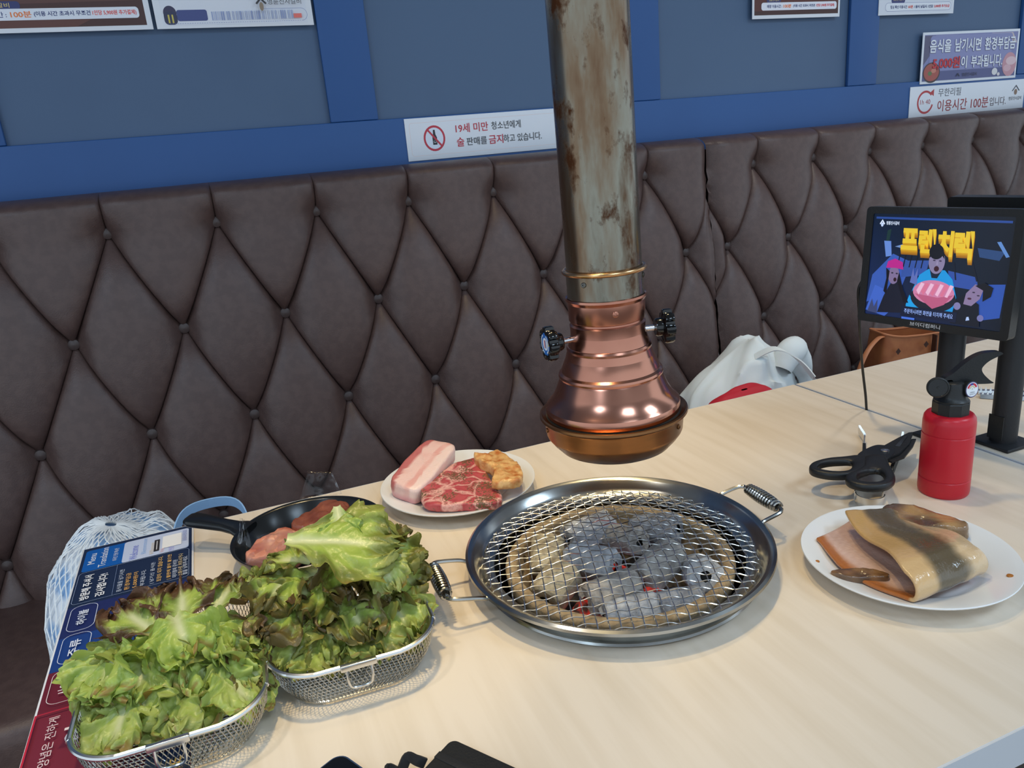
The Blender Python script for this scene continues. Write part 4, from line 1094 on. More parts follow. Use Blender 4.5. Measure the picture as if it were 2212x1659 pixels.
def sP4(P, w, h):
    P.rect(.004, .004, w - .008, h - .008, (226, 228, 236)); P.rr(.045, .030, .050, .017, .006, (56, 62, 116)); P.text('명륜진사갈비', .052, .036, .036, .007, (230, 206, 130)); P.rr(.024, .0095, w - .036, .0215, .009, (236, 238, 244)); P.frame(.024, .0095, w - .036, .0215, .009, .0007, (110, 116, 170))
    P.text('점심 특선 이용시간', .042, .0160, .062, .0082, NVY, .03); P.text('60분', .108, .0160, .018, .0082, (232, 96, 76), .03); P.text('/ 음식 남길시 1인당', .130, .0160, .072, .0082, NVY, .03); P.text('2,000원 추가요금', .206, .0160, .060, .0082, (226, 70, 76), .03)
    logo(P, .206, .050, .012, (120, 70, 70), False); P.text('명륜진사갈비', .222, .0385, .048, .010, (150, 90, 90))
sign('menu_poster', 'white lunch-special poster above the purple fee notice', 'poster', 1.828, 2.112, 1.4725, 1.76, sP4)

# ---------------------------------------------------------------- ordering tablets on posts
def tablet(label, c, nrm, w, h, base, screen):
    t = thing('ordering_tablet', label, 'tablet', (base[0], base[1], 0.75), 0, 'ordering tablets on posts')
    b = Vector((base[0], base[1], 0.75)); n = Vector(nrm).normalized(); r = Vector((0, 0, 1)).cross(n).normalized(); u = n.cross(r)
    m = Matrix.Translation(Vector(c) - b) @ Matrix(((r.x, u.x, n.x, 0), (r.y, u.y, n.y, 0), (r.z, u.z, n.z, 0), (0, 0, 0, 1)))
    MB().box(-.030, .030, -.030, .030, 0, 0.005, 0.0015).build('base_plate', 'dark_metal', t)
    MB().lathe([(.0172, .004), (.0172, c[2] - 0.75 - 0.01), (.016, c[2] - 0.75 - .008), (0, c[2] - .75 - .008)], 32).build('post', 'dark_metal', t)
    MB().box(-.0177, -.0160, -.010, .012, .010, .045).build('post_cover', 'black_plastic', t)
    MB().prism(rrect(-.03, .03, -.03, .03, .004), -.045, -.014).xform(m).build('bracket', 'dark_metal', t)
    hs = MB().prism(rrect(-w / 2, w / 2, -h / 2, h / 2, .006), -.016, 0).xform(m).build('housing', 'black_plastic', t)
    bz = MB(); a_ = rrect(-w / 2, w / 2, -h / 2, h / 2, .006); i_ = rrect(-w / 2 + .0105, w / 2 - .0105, -h / 2 + .011, h / 2 - .0095, .002); k = len(a_)
    bz.add([(*p, 0) for p in a_] + [(*p, .0028) for p in a_] + [(*p, .0028) for p in i_] + [(*p, 0.0002) for p in i_], [(q * k + i, q * k + (i + 1) % k, (q + 1) * k + (i + 1) % k, (q + 1) * k + i) for q in range(3) for i in range(k)])
    bz.xform(m).build('bezel', 'black_plastic', t)
    sm = MB().add([(-w / 2 + .010, -h / 2 + .010, .0005), (w / 2 - .010, -h / 2 + .010, .0005), (w / 2 - .010, h / 2 - .009, .0005), (-w / 2 + .010, h / 2 - .009, .0005)], [(0, 1, 2, 3)]).xform(m)
    so = sm.build('screen', 'gloss_black', t, 0)
    if screen:
        P = Print(2e-5); screen(P, w - .021, h - .0205); P.mb.xform(m @ Matrix.Translation((-w / 2 + .0105, -h / 2 + .011, .0006)))
        P.mb.build('screen_picture', 'screen_light', so, 0)
        P = Print(); P.text('브이디컴퍼니', -.024, -h / 2 + .0030, .042, .0058, (220, 222, 226), .01); P.mb.xform(m @ Matrix.Translation((0, 0, .0029))); P.build(t, name='brand_lettering')
    return t
def picture(P, w, h):
    def X(a): return a * w
    def Y(b): return b * h
    def poly(pts, c): P.poly([(X(a), Y(b)) for a, b in pts], c)
    P.poly([(0, 0), (w, 0), (w, h), (0, h)], [(24, 40, 84), (8, 18, 34), (10, 16, 30), (10, 26, 50)])
    poly([(.02, .97), (.98, .965), (.98, .945), (.02, .95)], (40, 70, 140))
    poly([(0, .12), (.26, .26), (.33, .55), (.18, .62), (.03, .40)], (54, 86, 168)); poly([(.0, .04), (.16, .0), (.3, .2), (.06, .3)], (62, 96, 186)); poly([(.26, .56), (.46, .58), (.44, .44), (.26, .40)], (50, 78, 150)); poly([(.60, .50), (.80, .46), (.82, .34), (.62, .36)], (46, 74, 150))
    poly([(.78, .05), (.98, .12), (.99, .42), (.84, .40), (.78, .25)], (44, 78, 160)); poly([(.78, .72), (.96, .70), (.93, .62), (.80, .64)], (40, 66, 110)); poly([(.90, .78), (.925, .785), (.99, .66), (.97, .65)], (90, 130, 190)); poly([(.10, .74), (.155, .74), (.17, .60), (.125, .585)], (96, 130, 200)); poly([(.115, .74), (.14, .74), (.15, .86), (.12, .84)], (24, 50, 50)); poly([(.19, .69), (.30, .74), (.28, .67)], (110, 140, 190))
    for i in range(5): poly([(.22 + .045 * i, .50), (.228 + .045 * i, .50), (.24 + .045 * i, .62), (.232 + .045 * i, .62)], (12, 16, 30))
    poly([(.655, .42), (.665, .42), (.64, .58), (.632, .58)], (14, 18, 34)); poly([(.80, .42), (.81, .43), (.76, .60), (.752, .59)], (14, 18, 34))
    P.text('명륜진사갈비', X(.105), Y(.895), X(.10), Y(.035), (214, 226, 246), .02); poly([(.052, .905), (.072, .945), (.094, .905), (.088, .895), (.072, .925), (.058, .895)], (214, 226, 246)); P.ell(X(.073), Y(.895), X(.010), Y(.02), (190, 206, 240))
    for (dx_, dy_, c) in ((.006, -.045, (150, 96, 14)), (.004, -.03, (176, 120, 16)), (.002, -.015, (198, 146, 22)), (0, 0, (222, 186, 46))):
        for s, x, y, ww, hh in (('프', .235, .665, .125, .205), ('렌', .365, .645, .125, .225), ('치', .500, .625, .115, .235), ('렉', .620, .610, .130, .255)):
            P.text(s, X(x + dx_), Y(y + dy_), X(ww), Y(hh), c, .05)
    # figure in blue in the middle
    poly([(.33, .06), (.36, .30), (.40, .44), (.46, .50), (.58, .50), (.64, .42), (.68, .26), (.66, .06)], (26, 140, 206)); poly([(.30, .04), (.40, .06), (.40, .16), (.34, .24)], (30, 150, 216)); poly([(.47, .50), (.56, .50), (.53, .42), (.49, .42)], (18, 30, 50))
    P.ell(X(.515), Y(.575), X(.058), Y(.115), (128, 118, 150)); P.ell(X(.505), Y(.665), X(.052), Y(.07), (14, 14, 24)); poly([(.455, .60), (.462, .66), (.56, .665), (.568, .60), (.55, .63), (.48, .63)], (16, 16, 26)); P.ell(X(.518), Y(.508), X(.018), Y(.026), (54, 22, 34))
    P.ell(X(.496), Y(.585), X(.010), Y(.007), (60, 50, 76)); P.ell(X(.540), Y(.583), X(.010), Y(.007), (60, 50, 76)); poly([(.515, .58), (.522, .58), (.528, .545), (.512, .545)], (146, 134, 164))
    # dish with meat
    P.ell(X(.515), Y(.235), X(.165), Y(.135), (26, 28, 42)); P.ell(X(.515), Y(.285), X(.150), Y(.115), (196, 120, 156)); poly([(.38, .26), (.44, .20), (.52, .13), (.60, .18), (.66, .28), (.55, .24)], (178, 86, 120))
    for q in range(7): poly([(.39 + .035 * q, .29 - .006 * q), (.42 + .035 * q, .37), (.445 + .035 * q, .36), (.41 + .035 * q, .25)], ((226, 176, 200), (206, 110, 140))[q % 2])
    # figure with a pink cap at the left
    poly([(.10, .03), (.14, .20), (.19, .34), (.25, .36), (.31, .24), (.33, .06)], (22, 24, 40)); P.ell(X(.205), Y(.415), X(.043), Y(.088), (120, 104, 140)); poly([(.14, .48), (.15, .545), (.205, .575), (.265, .545), (.275, .475), (.21, .485)], (176, 36, 130)); poly([(.14, .48), (.15, .38), (.135, .25), (.16, .22), (.17, .45)], (16, 14, 26)); poly([(.245, .45), (.29, .28), (.34, .16), (.30, .16), (.235, .36)], (16, 14, 26))
    P.ell(X(.218), Y(.372), X(.012), Y(.020), (44, 20, 30)); P.ell(X(.192), Y(.435), X(.009), Y(.007), (40, 34, 50)); P.ell(X(.228), Y(.432), X(.009), Y(.007), (40, 34, 50)); poly([(.335, .36), (.35, .50), (.365, .42), (.385, .50), (.39, .34)], (90, 104, 170)); poly([(.02, .03), (.05, .16), (.07, .08), (.095, .16), (.10, .02)], (58, 66, 104))
    # figure at the right
    poly([(.66, .02), (.68, .24), (.74, .30), (.84, .22), (.86, .02)], (14, 18, 32)); poly([(.735, .21), (.745, .31), (.80, .40), (.86, .37), (.84, .27), (.79, .20)], (130, 112, 146)); poly([(.80, .385), (.86, .42), (.92, .38), (.91, .30), (.86, .25), (.855, .35)], (12, 12, 22)); P.ell(X(.772), Y(.265), X(.014), Y(.010), (70, 36, 56)); P.ell(X(.795), Y(.325), X(.010), Y(.006), (50, 40, 60)); P.ell(X(.828), Y(.300), X(.010), Y(.006), (50, 40, 60))
    P.ell(X(.695), Y(.185), X(.024), Y(.035), (120, 116, 160)); P.ell(X(.86), Y(.10), X(.022), Y(.03), (110, 110, 160))
    poly([(.29, .03), (.70, .03), (.70, .125), (.29, .125)], (16, 24, 50)); poly([(.30, .02), (.40, .02), (.40, .0), (.30, .0)], (70, 110, 210)); P.text('주문하시려면 화면을 터치해 주세요', X(.315), Y(.058), X(.36), Y(.046), (150, 176, 236), .01); poly([(.765, .06), (.79, .07), (.782, .10), (.768, .095)], (170, 190, 230))
tablet('ordering tablet with a lit video screen on the black post behind the red extinguisher', (0.9030, 0.7430, 1.0072), (-0.9776, -0.2009, 0.0631), 0.2078, 0.1648, (0.9560, 0.7480), picture)
tablet('black ordering tablet turned away, on the post nearest the right edge', (1.0300, 0.7060, 1.0120), (0.985, 0.15, 0.063), 0.2078, 0.1648, (1.0020, 0.6900), None)
o = MB().tube(bez([(.890, .849, .985), (.884, .853, .968), (.893, .858, .930), (.905, .866, .895), (.935, .886, .83), (.953, .893, .775), (.9585, .894, .742)], 8), 0.0021, 8).build('charging_cable', 'black_plastic')
tag(o, 'thin dark cable hanging from the lit tablet down to the table gap', 'cable')

# ---------------------------------------------------------------- red extinguisher-shaped bottle
EX, EY = 0.8090, 0.6270
t = thing('fire_extinguisher', 'small red extinguisher-shaped bottle with black valve standing before the tablet', 'extinguisher', (EX, EY, 0.75))
MB().lathe([(0, 0.0015), (.025, .0015), (.0275, 0), (.0290, .002), (.0296, .006), (.0296, .0210), (.0289, .0218), (.0289, .0226), (.0296, .0234), (.0296, .0800), (.0289, .0808), (.0289, .0816), (.0296, .0824), (.0296, .0960), (.0287, .1020), (.0264, .1055), (.0235, .1070), (.020, .1072), (0, .1072)], 64, caps=False).build('cylinder', 'red_paint', t)
MB().lathe([(.0205, .1065), (.0212, .1072), (.0212, .1215), (.0205, .1225), (.0190, .1228)], 10).build('nut', 'black_plastic', t, 25)
MB().lathe([(.0195, .1220), (.0198, .1240), (.0165, .1270), (.0150, .1310), (.0148, .1400), (.0130, .1460), (.0090, .1480), (0, .1482)], 32).build('valve_body', 'black_plastic', t)
vr = Vector((.93, -.37, 0)).normalized(); vf = Vector((-.37, -.93, 0)).normalized()
def fr(a, b, c): return vr * a + vf * b + Vector((0, 0, c))
kn = MB().lathe([(0, -.003), (.0115, -.003), (.0125, -.002), (.0125, .0015), (.0110, .0025), (.0105, .0018), (.0015, .0018), (.0013, .0026), (0, .0026)], 32, fr(-.0235, .010, .1440), axis=fr(-.35, .9, .15)); kn.build('side_knob', 'black_plastic', t)
MB().tube([fr(-.006, 0, .138), fr(-.020, .008, .1425)], .0072, 14).build('knob_stem', 'black_plastic', t)
gd = fr(.28, .95, .10).normalized(); gc = fr(.0155, .0120, .1390)
gg = MB().lathe([(0, -.010), (.0085, -.010), (.0095, -.004), (.0102, -.001), (.0102, .0012), (.0094, .0016), (0, .0014)], 32, gc, axis=gd).build('gauge', 'black_plastic', t)
P = Print(); P.ell(0, 0, .0096, .0096, (70, 60, 120)); P.ell(0, 0, .0088, .0088, (232, 236, 242)); P.arc(0, .0004, .0050, .0076, 15, 165, (206, 44, 62)); P.arc(0, .0004, .0050, .0076, 75, 115, (70, 60, 140)); P.arc(0, .0004, .0030, .0040, 10, 170, (220, 190, 120)); P.ell(0, .0006, .0006, .0006, (190, 160, 80))
P.text('HIGH', -.0032, -.0042, .0064, .0016, (90, 90, 110)); P.text('QUALITY', -.0044, -.0066, .0088, .0016, (90, 90, 110))
rq = Vector((0, 0, 1)).cross(gd).normalized(); uq = gd.cross(rq); gp = gc + gd * .0016
P.mb.xform(Matrix(((rq.x, uq.x, gd.x, gp.x), (rq.y, uq.y, gd.y, gp.y), (rq.z, uq.z, gd.z, gp.z), (0, 0, 0, 1)))); P.mb.build('dial', 'ink', gg, 0)
mvr = Matrix(((vr.x, 0, -vf.x, 0), (vr.y, 0, -vf.y, 0), (0, 1, 0, 0), (0, 0, 0, 1)))
lever = loopc([(-.012, .150), (-.004, .150), (.000, .1445), (.006, .143), (.018, .1425), (.0300, .1420), (.0395, .1415), (.0470, .1420), (.0420, .1460), (.0345, .1535), (.0310, .1600), (.0330, .1650), (.0400, .1710), (.0520, .1765), (.0545, .1785), (.0490, .1810), (.0330, .1810), (.0200, .1765), (.008, .1680), (-.003, .1585), (-.012, .1535)], 4)
MB().prism(lever, -.0045, .0045).xform(mvr).build('lever', 'black_plastic', t)
lb = []
def lbl(u, v):
    a = atan2(vr.y, vr.x) + radians(-4 + 50 * u); r = .0299
    return (r * cos(a), r * sin(a), .030 + .044 * v)
lab = MB().grid(lbl, 10, 12, colfn=lambda u, v: (30, 26, 24) if v > .78 or v < .06 else (206, 150, 40)).build('label_sticker', 'ink', t)
lab2 = MB()
for q in range(4):
    lab2.grid(lambda u, v, q=q: (lambda p: (p[0] * 1.004, p[1] * 1.004, p[2]))(lbl(.03 + .06 * u + .10 * (q % 2), .15 + .15 * q + .10 * v)), 2, 2, colfn=lambda u, v: (120, 24, 24))
lab2.build('sticker_mark', 'ink', lab, 0)

# ---------------------------------------------------------------- tongs and scissors
def tongs(label, pts_a, pts_b, loop_c, wid, m='steel_bright'):
    """sprung strip tongs lying on edge: two arms from a rounded end"""
    t = thing('tongs', label, 'tongs', (loop_c[0], loop_c[1], 0.75))
    return t
tg = thing('tongs', 'steel tongs with serrated tips lying under the black scissors', 'tongs', (0.706, 0.646, 0.75))
def strip_arm(path, wid, th, name, m, z0, parent, tip=False):
    P_ = [Vector((p[0] - .706, p[1] - .646)) for p in path]; mb = MB(); n = len(P_)
    def nr(i):
        d = (P_[min(n - 1, i + 1)] - P_[max(0, i - 1)]).normalized(); return Vector((-d.y, d.x))
    vs, fs = [], []
    for i in range(n):
        q = nr(i) * th / 2
        w0, w1 = z0, z0 + wid
        for s_, zz in ((1, w0), (1, w1), (-1, w1), (-1, w0)): vs.append((P_[i].x + q.x * s_, P_[i].y + q.y * s_, zz))
    for i in range(n - 1):
        for k in range(4): fs.append((i * 4 + k, i * 4 + (k + 1) % 4, i * 4 + 4 + (k + 1) % 4, i * 4 + 4 + k))
    fs += [(0, 1, 2, 3), tuple((n - 1) * 4 + k for k in range(4))]
    return mb.add(vs, fs).build(name, m, parent, 30)
le = [(.706 + .0155 * cos(a), .646 + .0155 * sin(a)) for a in [radians(40 + 95 - 5 + k * 12) for k in range(0, 18)]]
A0 = [(.6955, .6600), (.738, .694), (.790, .735), (.822, .768), (.846, .790)]
Bq = [(.7205, .6400), (.762, .669), (.815, .706), (.852, .732), (.868, .745)]
strip_arm([tuple(p) for p in bez([(*p, 0) for p in A0], 5)], .013, .0012, 'arm', 'steel_bright', .002, tg)
strip_arm([tuple(p) for p in bez([(*p, 0) for p in Bq], 5)], .013, .0012, 'arm', 'steel_bright', .002, tg)
loop_pts = [(.706 + .0165 * cos(radians(130 + 190 * k / 20)), .646 + .0165 * sin(radians(130 + 190 * k / 20))) for k in range(21)]
strip_arm(loop_pts, .013, .0011, 'spring_end', 'steel_bright', .002, tg)
for pth in ([(.768, .719), (.790, .736), (.820, .766)], [(.790, .6895), (.815, .707), (.848, .730)]):
    strip_arm(pth, .014, .0042, 'grip_sleeve', 'black_plastic', .0015, tg)
for tip, dr in ((A0[-1], Vector((.55, .84))), (Bq[-1], Vector((.78, .62)))):
    dr.normalize(); sd = Vector((-dr.y, dr.x)); mb = MB(); L0 = .036; nT = 9
    base = Vector((tip[0] - .706, tip[1] - .646))
    ou = [(0, .003), (L0 * .9, .0035), (L0, .008)]
    for k in range(nT): ou += [(L0 - k * L0 / nT - .0003, .0135), (L0 - (k + .5) * L0 / nT, .0165), (L0 - (k + .95) * L0 / nT, .0135)]
    ou += [(0, .0135)]
    mb.prism(ou, -.0014, .0014).xform(Matrix(((dr.x, 0, sd.x, base.x), (dr.y, 0, sd.y, base.y), (0, 1, 0, 0), (0, 0, 0, 1)))).build('serrated_tip', 'steel_bright', tg, 30)

sz = 0.779
ss = thing('scissors', 'black-handled kitchen scissors lying open on the steel tongs', 'scissors', (0.764, 0.694, 0.75))
def L2(x, y): return (x - .764, y - .694)
def ringpart(cpts, hole, name, zc, th, parent, m='black_plastic'):
    """flat handle bow: outer outline with a hole"""
    a = loopc([L2(*p) for p in cpts], 8); mb = MB(); n = len(a)
    hc = loopc([L2(*p) for p in hole], 8); k = len(hc)
    # resample both by angle about the hole centre
    cx_ = sum(p[0] for p in hc) / k; cy_ = sum(p[1] for p in hc) / k
    def ray(poly, an):
        dx_, dy_ = cos(an), sin(an); best = 0
        for i in range(len(poly)):
            x1, y1 = poly[i][0] - cx_, poly[i][1] - cy_; x2, y2 = poly[(i + 1) % len(poly)][0] - cx_, poly[(i + 1) % len(poly)][1] - cy_
            ex, ey = x2 - x1, y2 - y1; den = dx_ * ey - dy_ * ex
            if abs(den) < 1e-12: continue
            tt = (x1 * ey - y1 * ex) / den; uu_ = (x1 * dy_ - y1 * dx_) / den
            if tt > 0 and -1e-9 <= uu_ <= 1 + 1e-9: best = max(best, tt)
        return best
    def fn(u, v):
        an = 2 * pi * u; ro, ri = ray(a, an), ray(hc, an); al = 2 * pi * v
        q = abs(cos(al)) ** .6 * (1 if cos(al) > 0 else -1); zz = abs(sin(al)) ** .6 * (1 if sin(al) > 0 else -1)
        r = (ro + ri) / 2 + (ro - ri) / 2 * q
        return (cx_ + r * cos(an), cy_ + r * sin(an), zc + th / 2 * zz)
    return mb.grid(fn, 72, 14, cu=True, cv=True).build(name, m, parent, 50)
zc = sz - .75
ringpart([(.668, .703), (.678, .684), (.700, .672), (.728, .674), (.752, .686), (.760, .699), (.752, .711), (.735, .716), (.712, .724), (.688, .724), (.673, .716)], [(.680, .706), (.688, .690), (.704, .682), (.720, .690), (.728, .702), (.708, .714), (.690, .715)], 'handle', zc, .011, ss)
ringpart([(.676, .652), (.684, .632), (.704, .622), (.726, .628), (.742, .644), (.756, .664), (.772, .684), (.770, .696), (.752, .700), (.738, .684), (.712, .672), (.688, .668)], [(.690, .650), (.697, .638), (.712, .634), (.726, .644), (.732, .658), (.718, .664), (.700, .662)], 'handle', zc + .003, .011, ss)
MB().prism([L2(*p) for p in loopc([(.745, .700), (.760, .680), (.792, .690), (.806, .706), (.798, .722), (.774, .720), (.752, .712)], 5)], zc - .003, zc + .004).build('hub', 'black_plastic', ss)
MB().prism([L2(*p) for p in [(.768, .704), (.778, .684), (.800, .688), (.838, .706), (.866, .7255), (.872, .731), (.866, .7325), (.840, .7265), (.800, .716)]], zc + .001, zc + .0035).build('blade', 'dark_metal', ss, 20)
MB().prism([L2(*p) for p in [(.772, .700), (.776, .678), (.800, .680), (.838, .700), (.862, .716), (.858, .719), (.834, .712), (.798, .704)]], zc - .002, zc + .0004).build('blade', 'dark_metal', ss, 20)
MB().prism([L2(*p) for p in [(.812, .7065), (.816, .7020), (.852, .7220), (.850, .7250)]], zc + .0034, zc + .0042).build('blade_groove', 'steel_dull', ss, 20)
MB().lathe([(.0055, zc + .003), (.0055, zc + .0048), (.004, zc + .0056), (0, zc + .0056)], 20, (.790 - .764, .7025 - .694, 0)).build('pivot_screw', 'steel_bright', ss)

t2 = thing('tongs', 'long steel tongs lying on the second table behind the posts', 'tongs', (1.240, 0.770, 0.75))
dv = (Vector((1.30, .690)) - Vector((1.150, .842))).normalized(); nv_ = Vector((-dv.y, dv.x))
for s_, z_ in ((1, .003), (-1, .003)):
    pts = [Vector((1.150, .842)) + dv * d_ + nv_ * s_ * o_ for d_, o_ in ((0, .010), (.05, .012), (.12, .010), (.20, .006), (.24, .004))]
    vs, fs = [], []
    for i, p in enumerate(pts):
        hw = .008 if i < 2 else .006
        for q_, zz in ((-hw, 0), (-hw * .6, .006), (hw * .6, .006), (hw, 0)): vs.append((p.x - 1.24 + nv_.x * q_, p.y - .77 + nv_.y * q_, z_ - .002 + zz))
        if i:
            b_ = (i - 1) * 4
            fs += [(b_ + k, b_ + k + 1, b_ + k + 5, b_ + k + 4) for k in range(3)] + [(b_ + 3, b_, b_ + 4, b_ + 7)]
    fs += [(0, 1, 2, 3), (16, 17, 18, 19)]
    MB().add(vs, fs).build('arm', 'steel_bright', t2, 30)
    for k in range(5):
        c_ = Vector((1.150, .842)) + dv * (.004 + .007 * k) + nv_ * s_ * .011
        MB().lathe([(.0028, 0.006), (0, .0125)], 4, (c_.x - 1.24, c_.y - .77, 0), caps=False).build('tooth', 'steel_bright', t2, 20)

# ---------------------------------------------------------------- things on the sofa seats
# string bag with a striped cloth inside
BC = Vector((-.232, 1.300, .452)); AX = Vector((.128, .180, .226))
t = thing('string_bag', 'white string bag with blue and white striped cloth on the sofa at left', 'bag', BC)
def bagp(th, ph, k=1.0):
    d = Vector((sin(th) * cos(ph), sin(th) * sin(ph), cos(th)))
    p = Vector((abs(d.x) ** .8 * (1 if d.x > 0 else -1) * AX.x, abs(d.y) ** .8 * (1 if d.y > 0 else -1) * AX.y, max(0, abs(d.z)) ** .85 * AX.z))
    n_ = 1 + .09 * noise.noise(d * 2.2 + Vector((3, 1, 0))) + .03 * noise.noise(d * 6)
    return p * n_ * k
MB().grid(lambda u, v: bagp(.0001 + (pi / 2) * u, 2 * pi * v, .985), 26, 56, cv=True, colfn=lambda u, v: mix((228, 234, 242), (146, 184, 226), sstep(.1, .45, sin(bagp(.02 + pi / 2 * u, 2 * pi * v).x * 95 + bagp(.02 + pi / 2 * u, 2 * pi * v).y * 60 + 2 * noise.noise(bagp(pi / 2 * u, 2 * pi * v) * 12))))).build('striped_cloth', 'cloth_tint', t)
mb = MB()
for sg in (-1, 1):
    for k in range(40):
        pts = []
        for i in range(25):
            u = i / 24; th = .03 + (pi / 2 - .03) * u; ph = 2 * pi * k / 40 + sg * 1.25 * (u - .3) + .05 * sin(9 * u + k)
            pts.append(bagp(th, ph, 1.012 + .006 * noise.noise((k, i * .5, sg))))
        mb.tube(pts, .00105, 4, caps=False)
mb.build('netting', 'net_cord', t)
mb = MB()
sp_ = bez([(.075, -.05, .13), (.090, -.02, .188), (.112, .0, .218), (.150, .012, .222), (.192, .0, .218), (.208, -.02, .188), (.205, -.06, .14)], 6)
def strap(pts, w, up_, nm, m, par):
    vs, fs = [], []
    U = Vector(up_).normalized()
    for i, p in enumerate(pts):
        a = pts[max(0, i - 1)]; b = pts[min(len(pts) - 1, i + 1)]; d = (b - a).normalized(); s_ = (U - d * U.dot(d)).normalized(); n_ = d.cross(s_)
        for q in ((1, 1), (1, -1), (-1, -1), (-1, 1)): vs.append(p + s_ * w / 2 * q[0] + n_ * .0012 * q[1])
        if i:
            b_ = (i - 1) * 4; fs += [(b_ + k, b_ + (k + 1) % 4, b_ + 4 + (k + 1) % 4, b_ + 4 + k) for k in range(4)]
    fs += [(0, 1, 2, 3), tuple(len(vs) - 4 + k for k in range(4))]
    return MB().add(vs, fs).build(nm, m, par, 50)
strap(sp_, .020, (0, -.35, 1), 'shoulder_strap', 'blue_cloth', t)

# white jacket
JC = Vector((1.080, 1.385, .452))
t = thing('jacket', 'crumpled white jacket heaped on the sofa behind the grill table', 'jacket', JC)
def jk(u, v):
    th = .01 + (pi / 2 - .01) * u; ph = 2 * pi * v
    d = Vector((sin(th) * cos(ph), sin(th) * sin(ph), cos(th)))
    # broad lumps, then a few long pleats that run down from the crown
    f = .16 * noise.noise(d * 1.3 + Vector((9, 2, 4)))
    w_ = ph * 2.5 + 2.6 * noise.noise(d * 1.6 + Vector((2, 5, 1))) + 2.2 * d.z
    pl = (1 - abs(sin(w_))) ** 1.8
    w2 = d.x * 5 - d.z * 7 + 2.5 * noise.noise(d * 2 + Vector((7, 1, 3)))
    pl2 = (1 - abs(sin(w2))) ** 2.2
    k = 1 + f + (.10 * pl + .06 * pl2) * sstep(.05, .5, th) - .04
    q = Vector((d.x * .172 * k + .03 * d.z, d.y * .115 * k, .285 * d.z ** .75 * (1 + .6 * f + .05 * pl2)))
    if d.x > 0: q.z -= .05 * d.x
    return q
MB().grid(jk, 44, 90, cv=True).build('body', 'white_cloth', t, 70)
def sleeve(u, v):
    c = bez([(.075, -.06, .225), (.105, -.05, .262), (.135, -.035, .250), (.165, -.03, .20), (.185, -.03, .14)], 6)
    i = u * (len(c) - 1); k = min(int(i), len(c) - 2); p = c[k].lerp(c[k + 1], i - k); d = (c[k + 1] - c[k]).normalized(); s_ = d.cross(Vector((0, 1, 0))).normalized(); b_ = d.cross(s_)
    r = .034 * (1 + .25 * noise.noise((u * 5, v * 3, 1))) * (.5 + .5 * sin(pi * min(1, u * 1.1 + .1)))
    return p + (s_ * cos(2 * pi * v) + b_ * sin(2 * pi * v)) * r
MB().grid(sleeve, 24, 20, cv=True).build('sleeve', 'white_cloth', t, 70)
sb = thing('shoulder_bag', 'red bag with a white strap and chain half under the white jacket', 'bag', (0.965, 1.215, .452))
def rb(u, v):
    th = .01 + (pi / 2 - .01) * u; ph = 2 * pi * v; d = Vector((sin(th) * cos(ph), sin(th) * sin(ph), cos(th)))
    return Vector((abs(d.x) ** .6 * (1 if d.x > 0 else -1) * .115, abs(d.y) ** .6 * (1 if d.y > 0 else -1) * .045, d.z ** .6 * .246 * (1 + .06 * noise.noise(d * 3))))
MB().grid(rb, 20, 48, cv=True).build('pouch', 'red_cloth', sb, 60)
strap(bez([(.115, .11, .270), (.145, .08, .290), (.172, .04, .270), (.183, 0, .235)], 6), .016, (0, 1, .2), 'strap', 'white_cloth', sb)
for k in range(7):
    c_ = Vector((.183 - .006 * k, -.002 - .004 * k, .232 - .008 * k)); pts = []
    for i in range(12):
        a = 2 * pi * i / 12; e_ = Vector((cos(a) * .0065, 0, sin(a) * .0040)) if k % 2 else Vector((cos(a) * .0065, sin(a) * .0040, 0))
        pts.append(c_ + Matrix.Rotation(.9, 3, 'Y') @ e_)
    MB().tube(pts, .0012, 6, closed=True).build('chain_link', 'chrome', sb)

# tan handbag
t = thing('handbag', 'tan leather handbag with dark diamond motifs on the sofa behind the tablet', 'bag', (1.640, 1.400, .452)); t.rotation_euler = (0, 0, radians(-14))
def hb(u, v):
    a = 2 * pi * v; sx = abs(cos(a)) ** .35 * (1 if cos(a) > 0 else -1); sy = abs(sin(a)) ** .35 * (1 if sin(a) > 0 else -1)
    pr_ = [(0, .002), (.9, .002), (1.0, .012), (1.0, .08), (.97, .15), (.92, .225), (.91, .232), (.895, .232), (.89, .225), (.88, .17), (0, .17)]
    q = pr_[int(round(u * 10))]
    return (sx * .110 * q[0], sy * (.062 * q[0] * (1 - .25 * q[1] / .23)), q[1] - (.012 * (1 - abs(cos(a))) if q[1] > .2 else 0))
MB().grid(hb, 10, 64, cv=True).build('body', 'tan_leather', t)
MB().tube([(Vector(hb(.6, i / 64))) for i in range(64)], .0032, 6, closed=True).build('rim_piping', 'tan_trim', t)
hy = -.0525
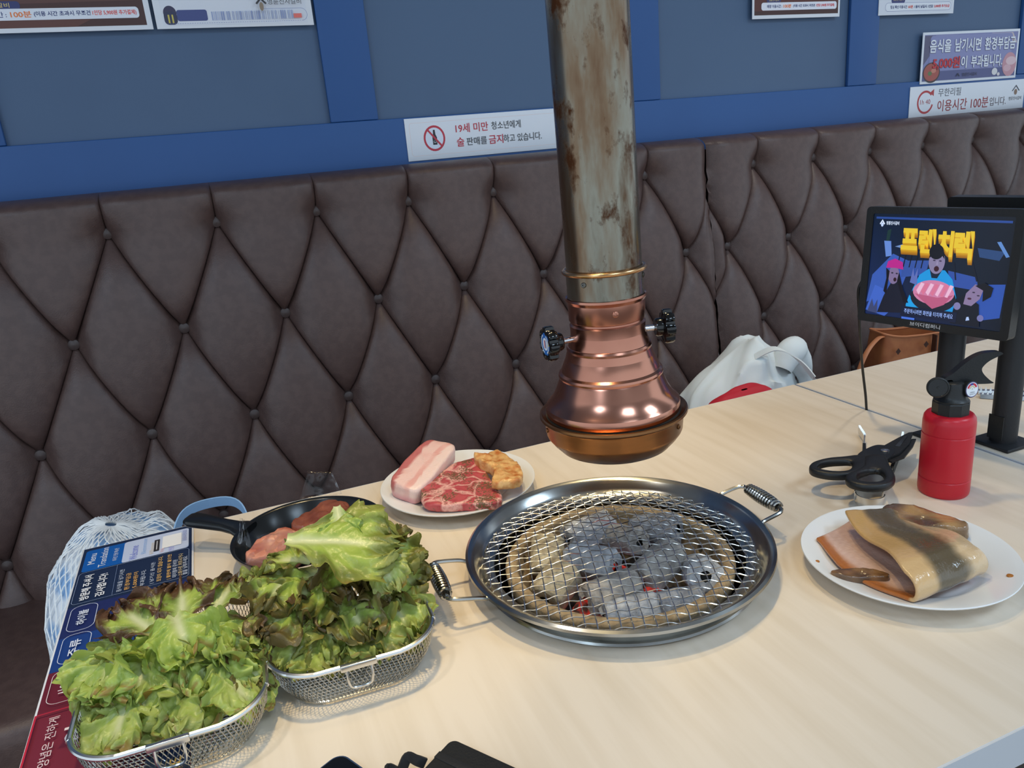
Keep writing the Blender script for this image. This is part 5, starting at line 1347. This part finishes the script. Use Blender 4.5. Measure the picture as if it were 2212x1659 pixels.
for x_, z_ in ((-.075, .19), (-.04, .11), (.0, .20), (.025, .13), (.06, .19), (.085, .12), (-.085, .06), (-.01, .06), (.06, .06)):
    MB().add([(x_, hy - .0056 + .068 * 0 - .002 * (.2 - z_) * 9, z_ + .009), (x_ + .007, hy - .0056 - .002 * (.2 - z_) * 9, z_), (x_, hy - .0056 - .002 * (.2 - z_) * 9, z_ - .009), (x_ - .007, hy - .0056 - .002 * (.2 - z_) * 9, z_)], [(0, 1, 2, 3)]).build('diamond_motif', 'dark_print', t, 0)
MB().box(.022, .025, hy - .012, hy + .004, .01, .222).build('side_seam', 'dark_print', t)
MB().tube(bez([(-.085, -.02, .22), (-.12, -.04, .225), (-.165, -.065, .20), (-.195, -.08, .145), (-.195, -.085, .08), (-.165, -.085, .02)], 7), .0065, 8, flat=.45).build('shoulder_strap', 'tan_trim', t)
MB().tube(bez([(-.10, -.05, .10), (-.135, -.07, .10), (-.160, -.08, .06), (-.165, -.085, .015)], 7), .0065, 8, flat=.45).build('hand_strap', 'tan_trim', t)

# ---------------------------------------------------------------- near edge of the table
w = thing('card_wallet', 'matte black wallet with an elastic band at the bottom edge', 'wallet', (0.108, 0.4955, 0.7502)); w.rotation_euler = (0, 0, radians(-56))
MB().prism(rrect(0, .11, -.085, 0, .006), 0, .013).build('cover', 'black_plastic', w)
MB().box(-.0006, .1106, -.0225, -.0155, -.0002, .0138, .0004).build('elastic_band', 'dark_metal', w)
st = thing('wrist_strap', 'crinkled black ribbon strap between the phone and the wallet', 'strap', (0.066, 0.490, 0.7502))
strap(bez([(.016, -.004, .008), (.010, -.002, .012), (.004, .003, .013), (-.004, .000, .005), (-.012, .003, .009), (-.016, -.006, .008), (-.022, -.010, .005), (-.030, -.02, .004)], 6), .008, (0, .3, 1), 'ribbon', 'dark_metal', st)
ph_ = thing('smartphone', 'phone with a shiny chrome edge at the bottom of the frame', 'phone', (0.021, 0.5245, 0.7502)); ph_.rotation_euler = (0, 0, radians(-62))
MB().prism(rrect(-.004, .145, -.070, .004, .010), 0, .0078).build('frame', 'chrome', ph_)
MB().prism(rrect(-.0025, .1435, -.0685, .0025, .009), .0078, .0084).build('glass', 'gloss_black', ph_)
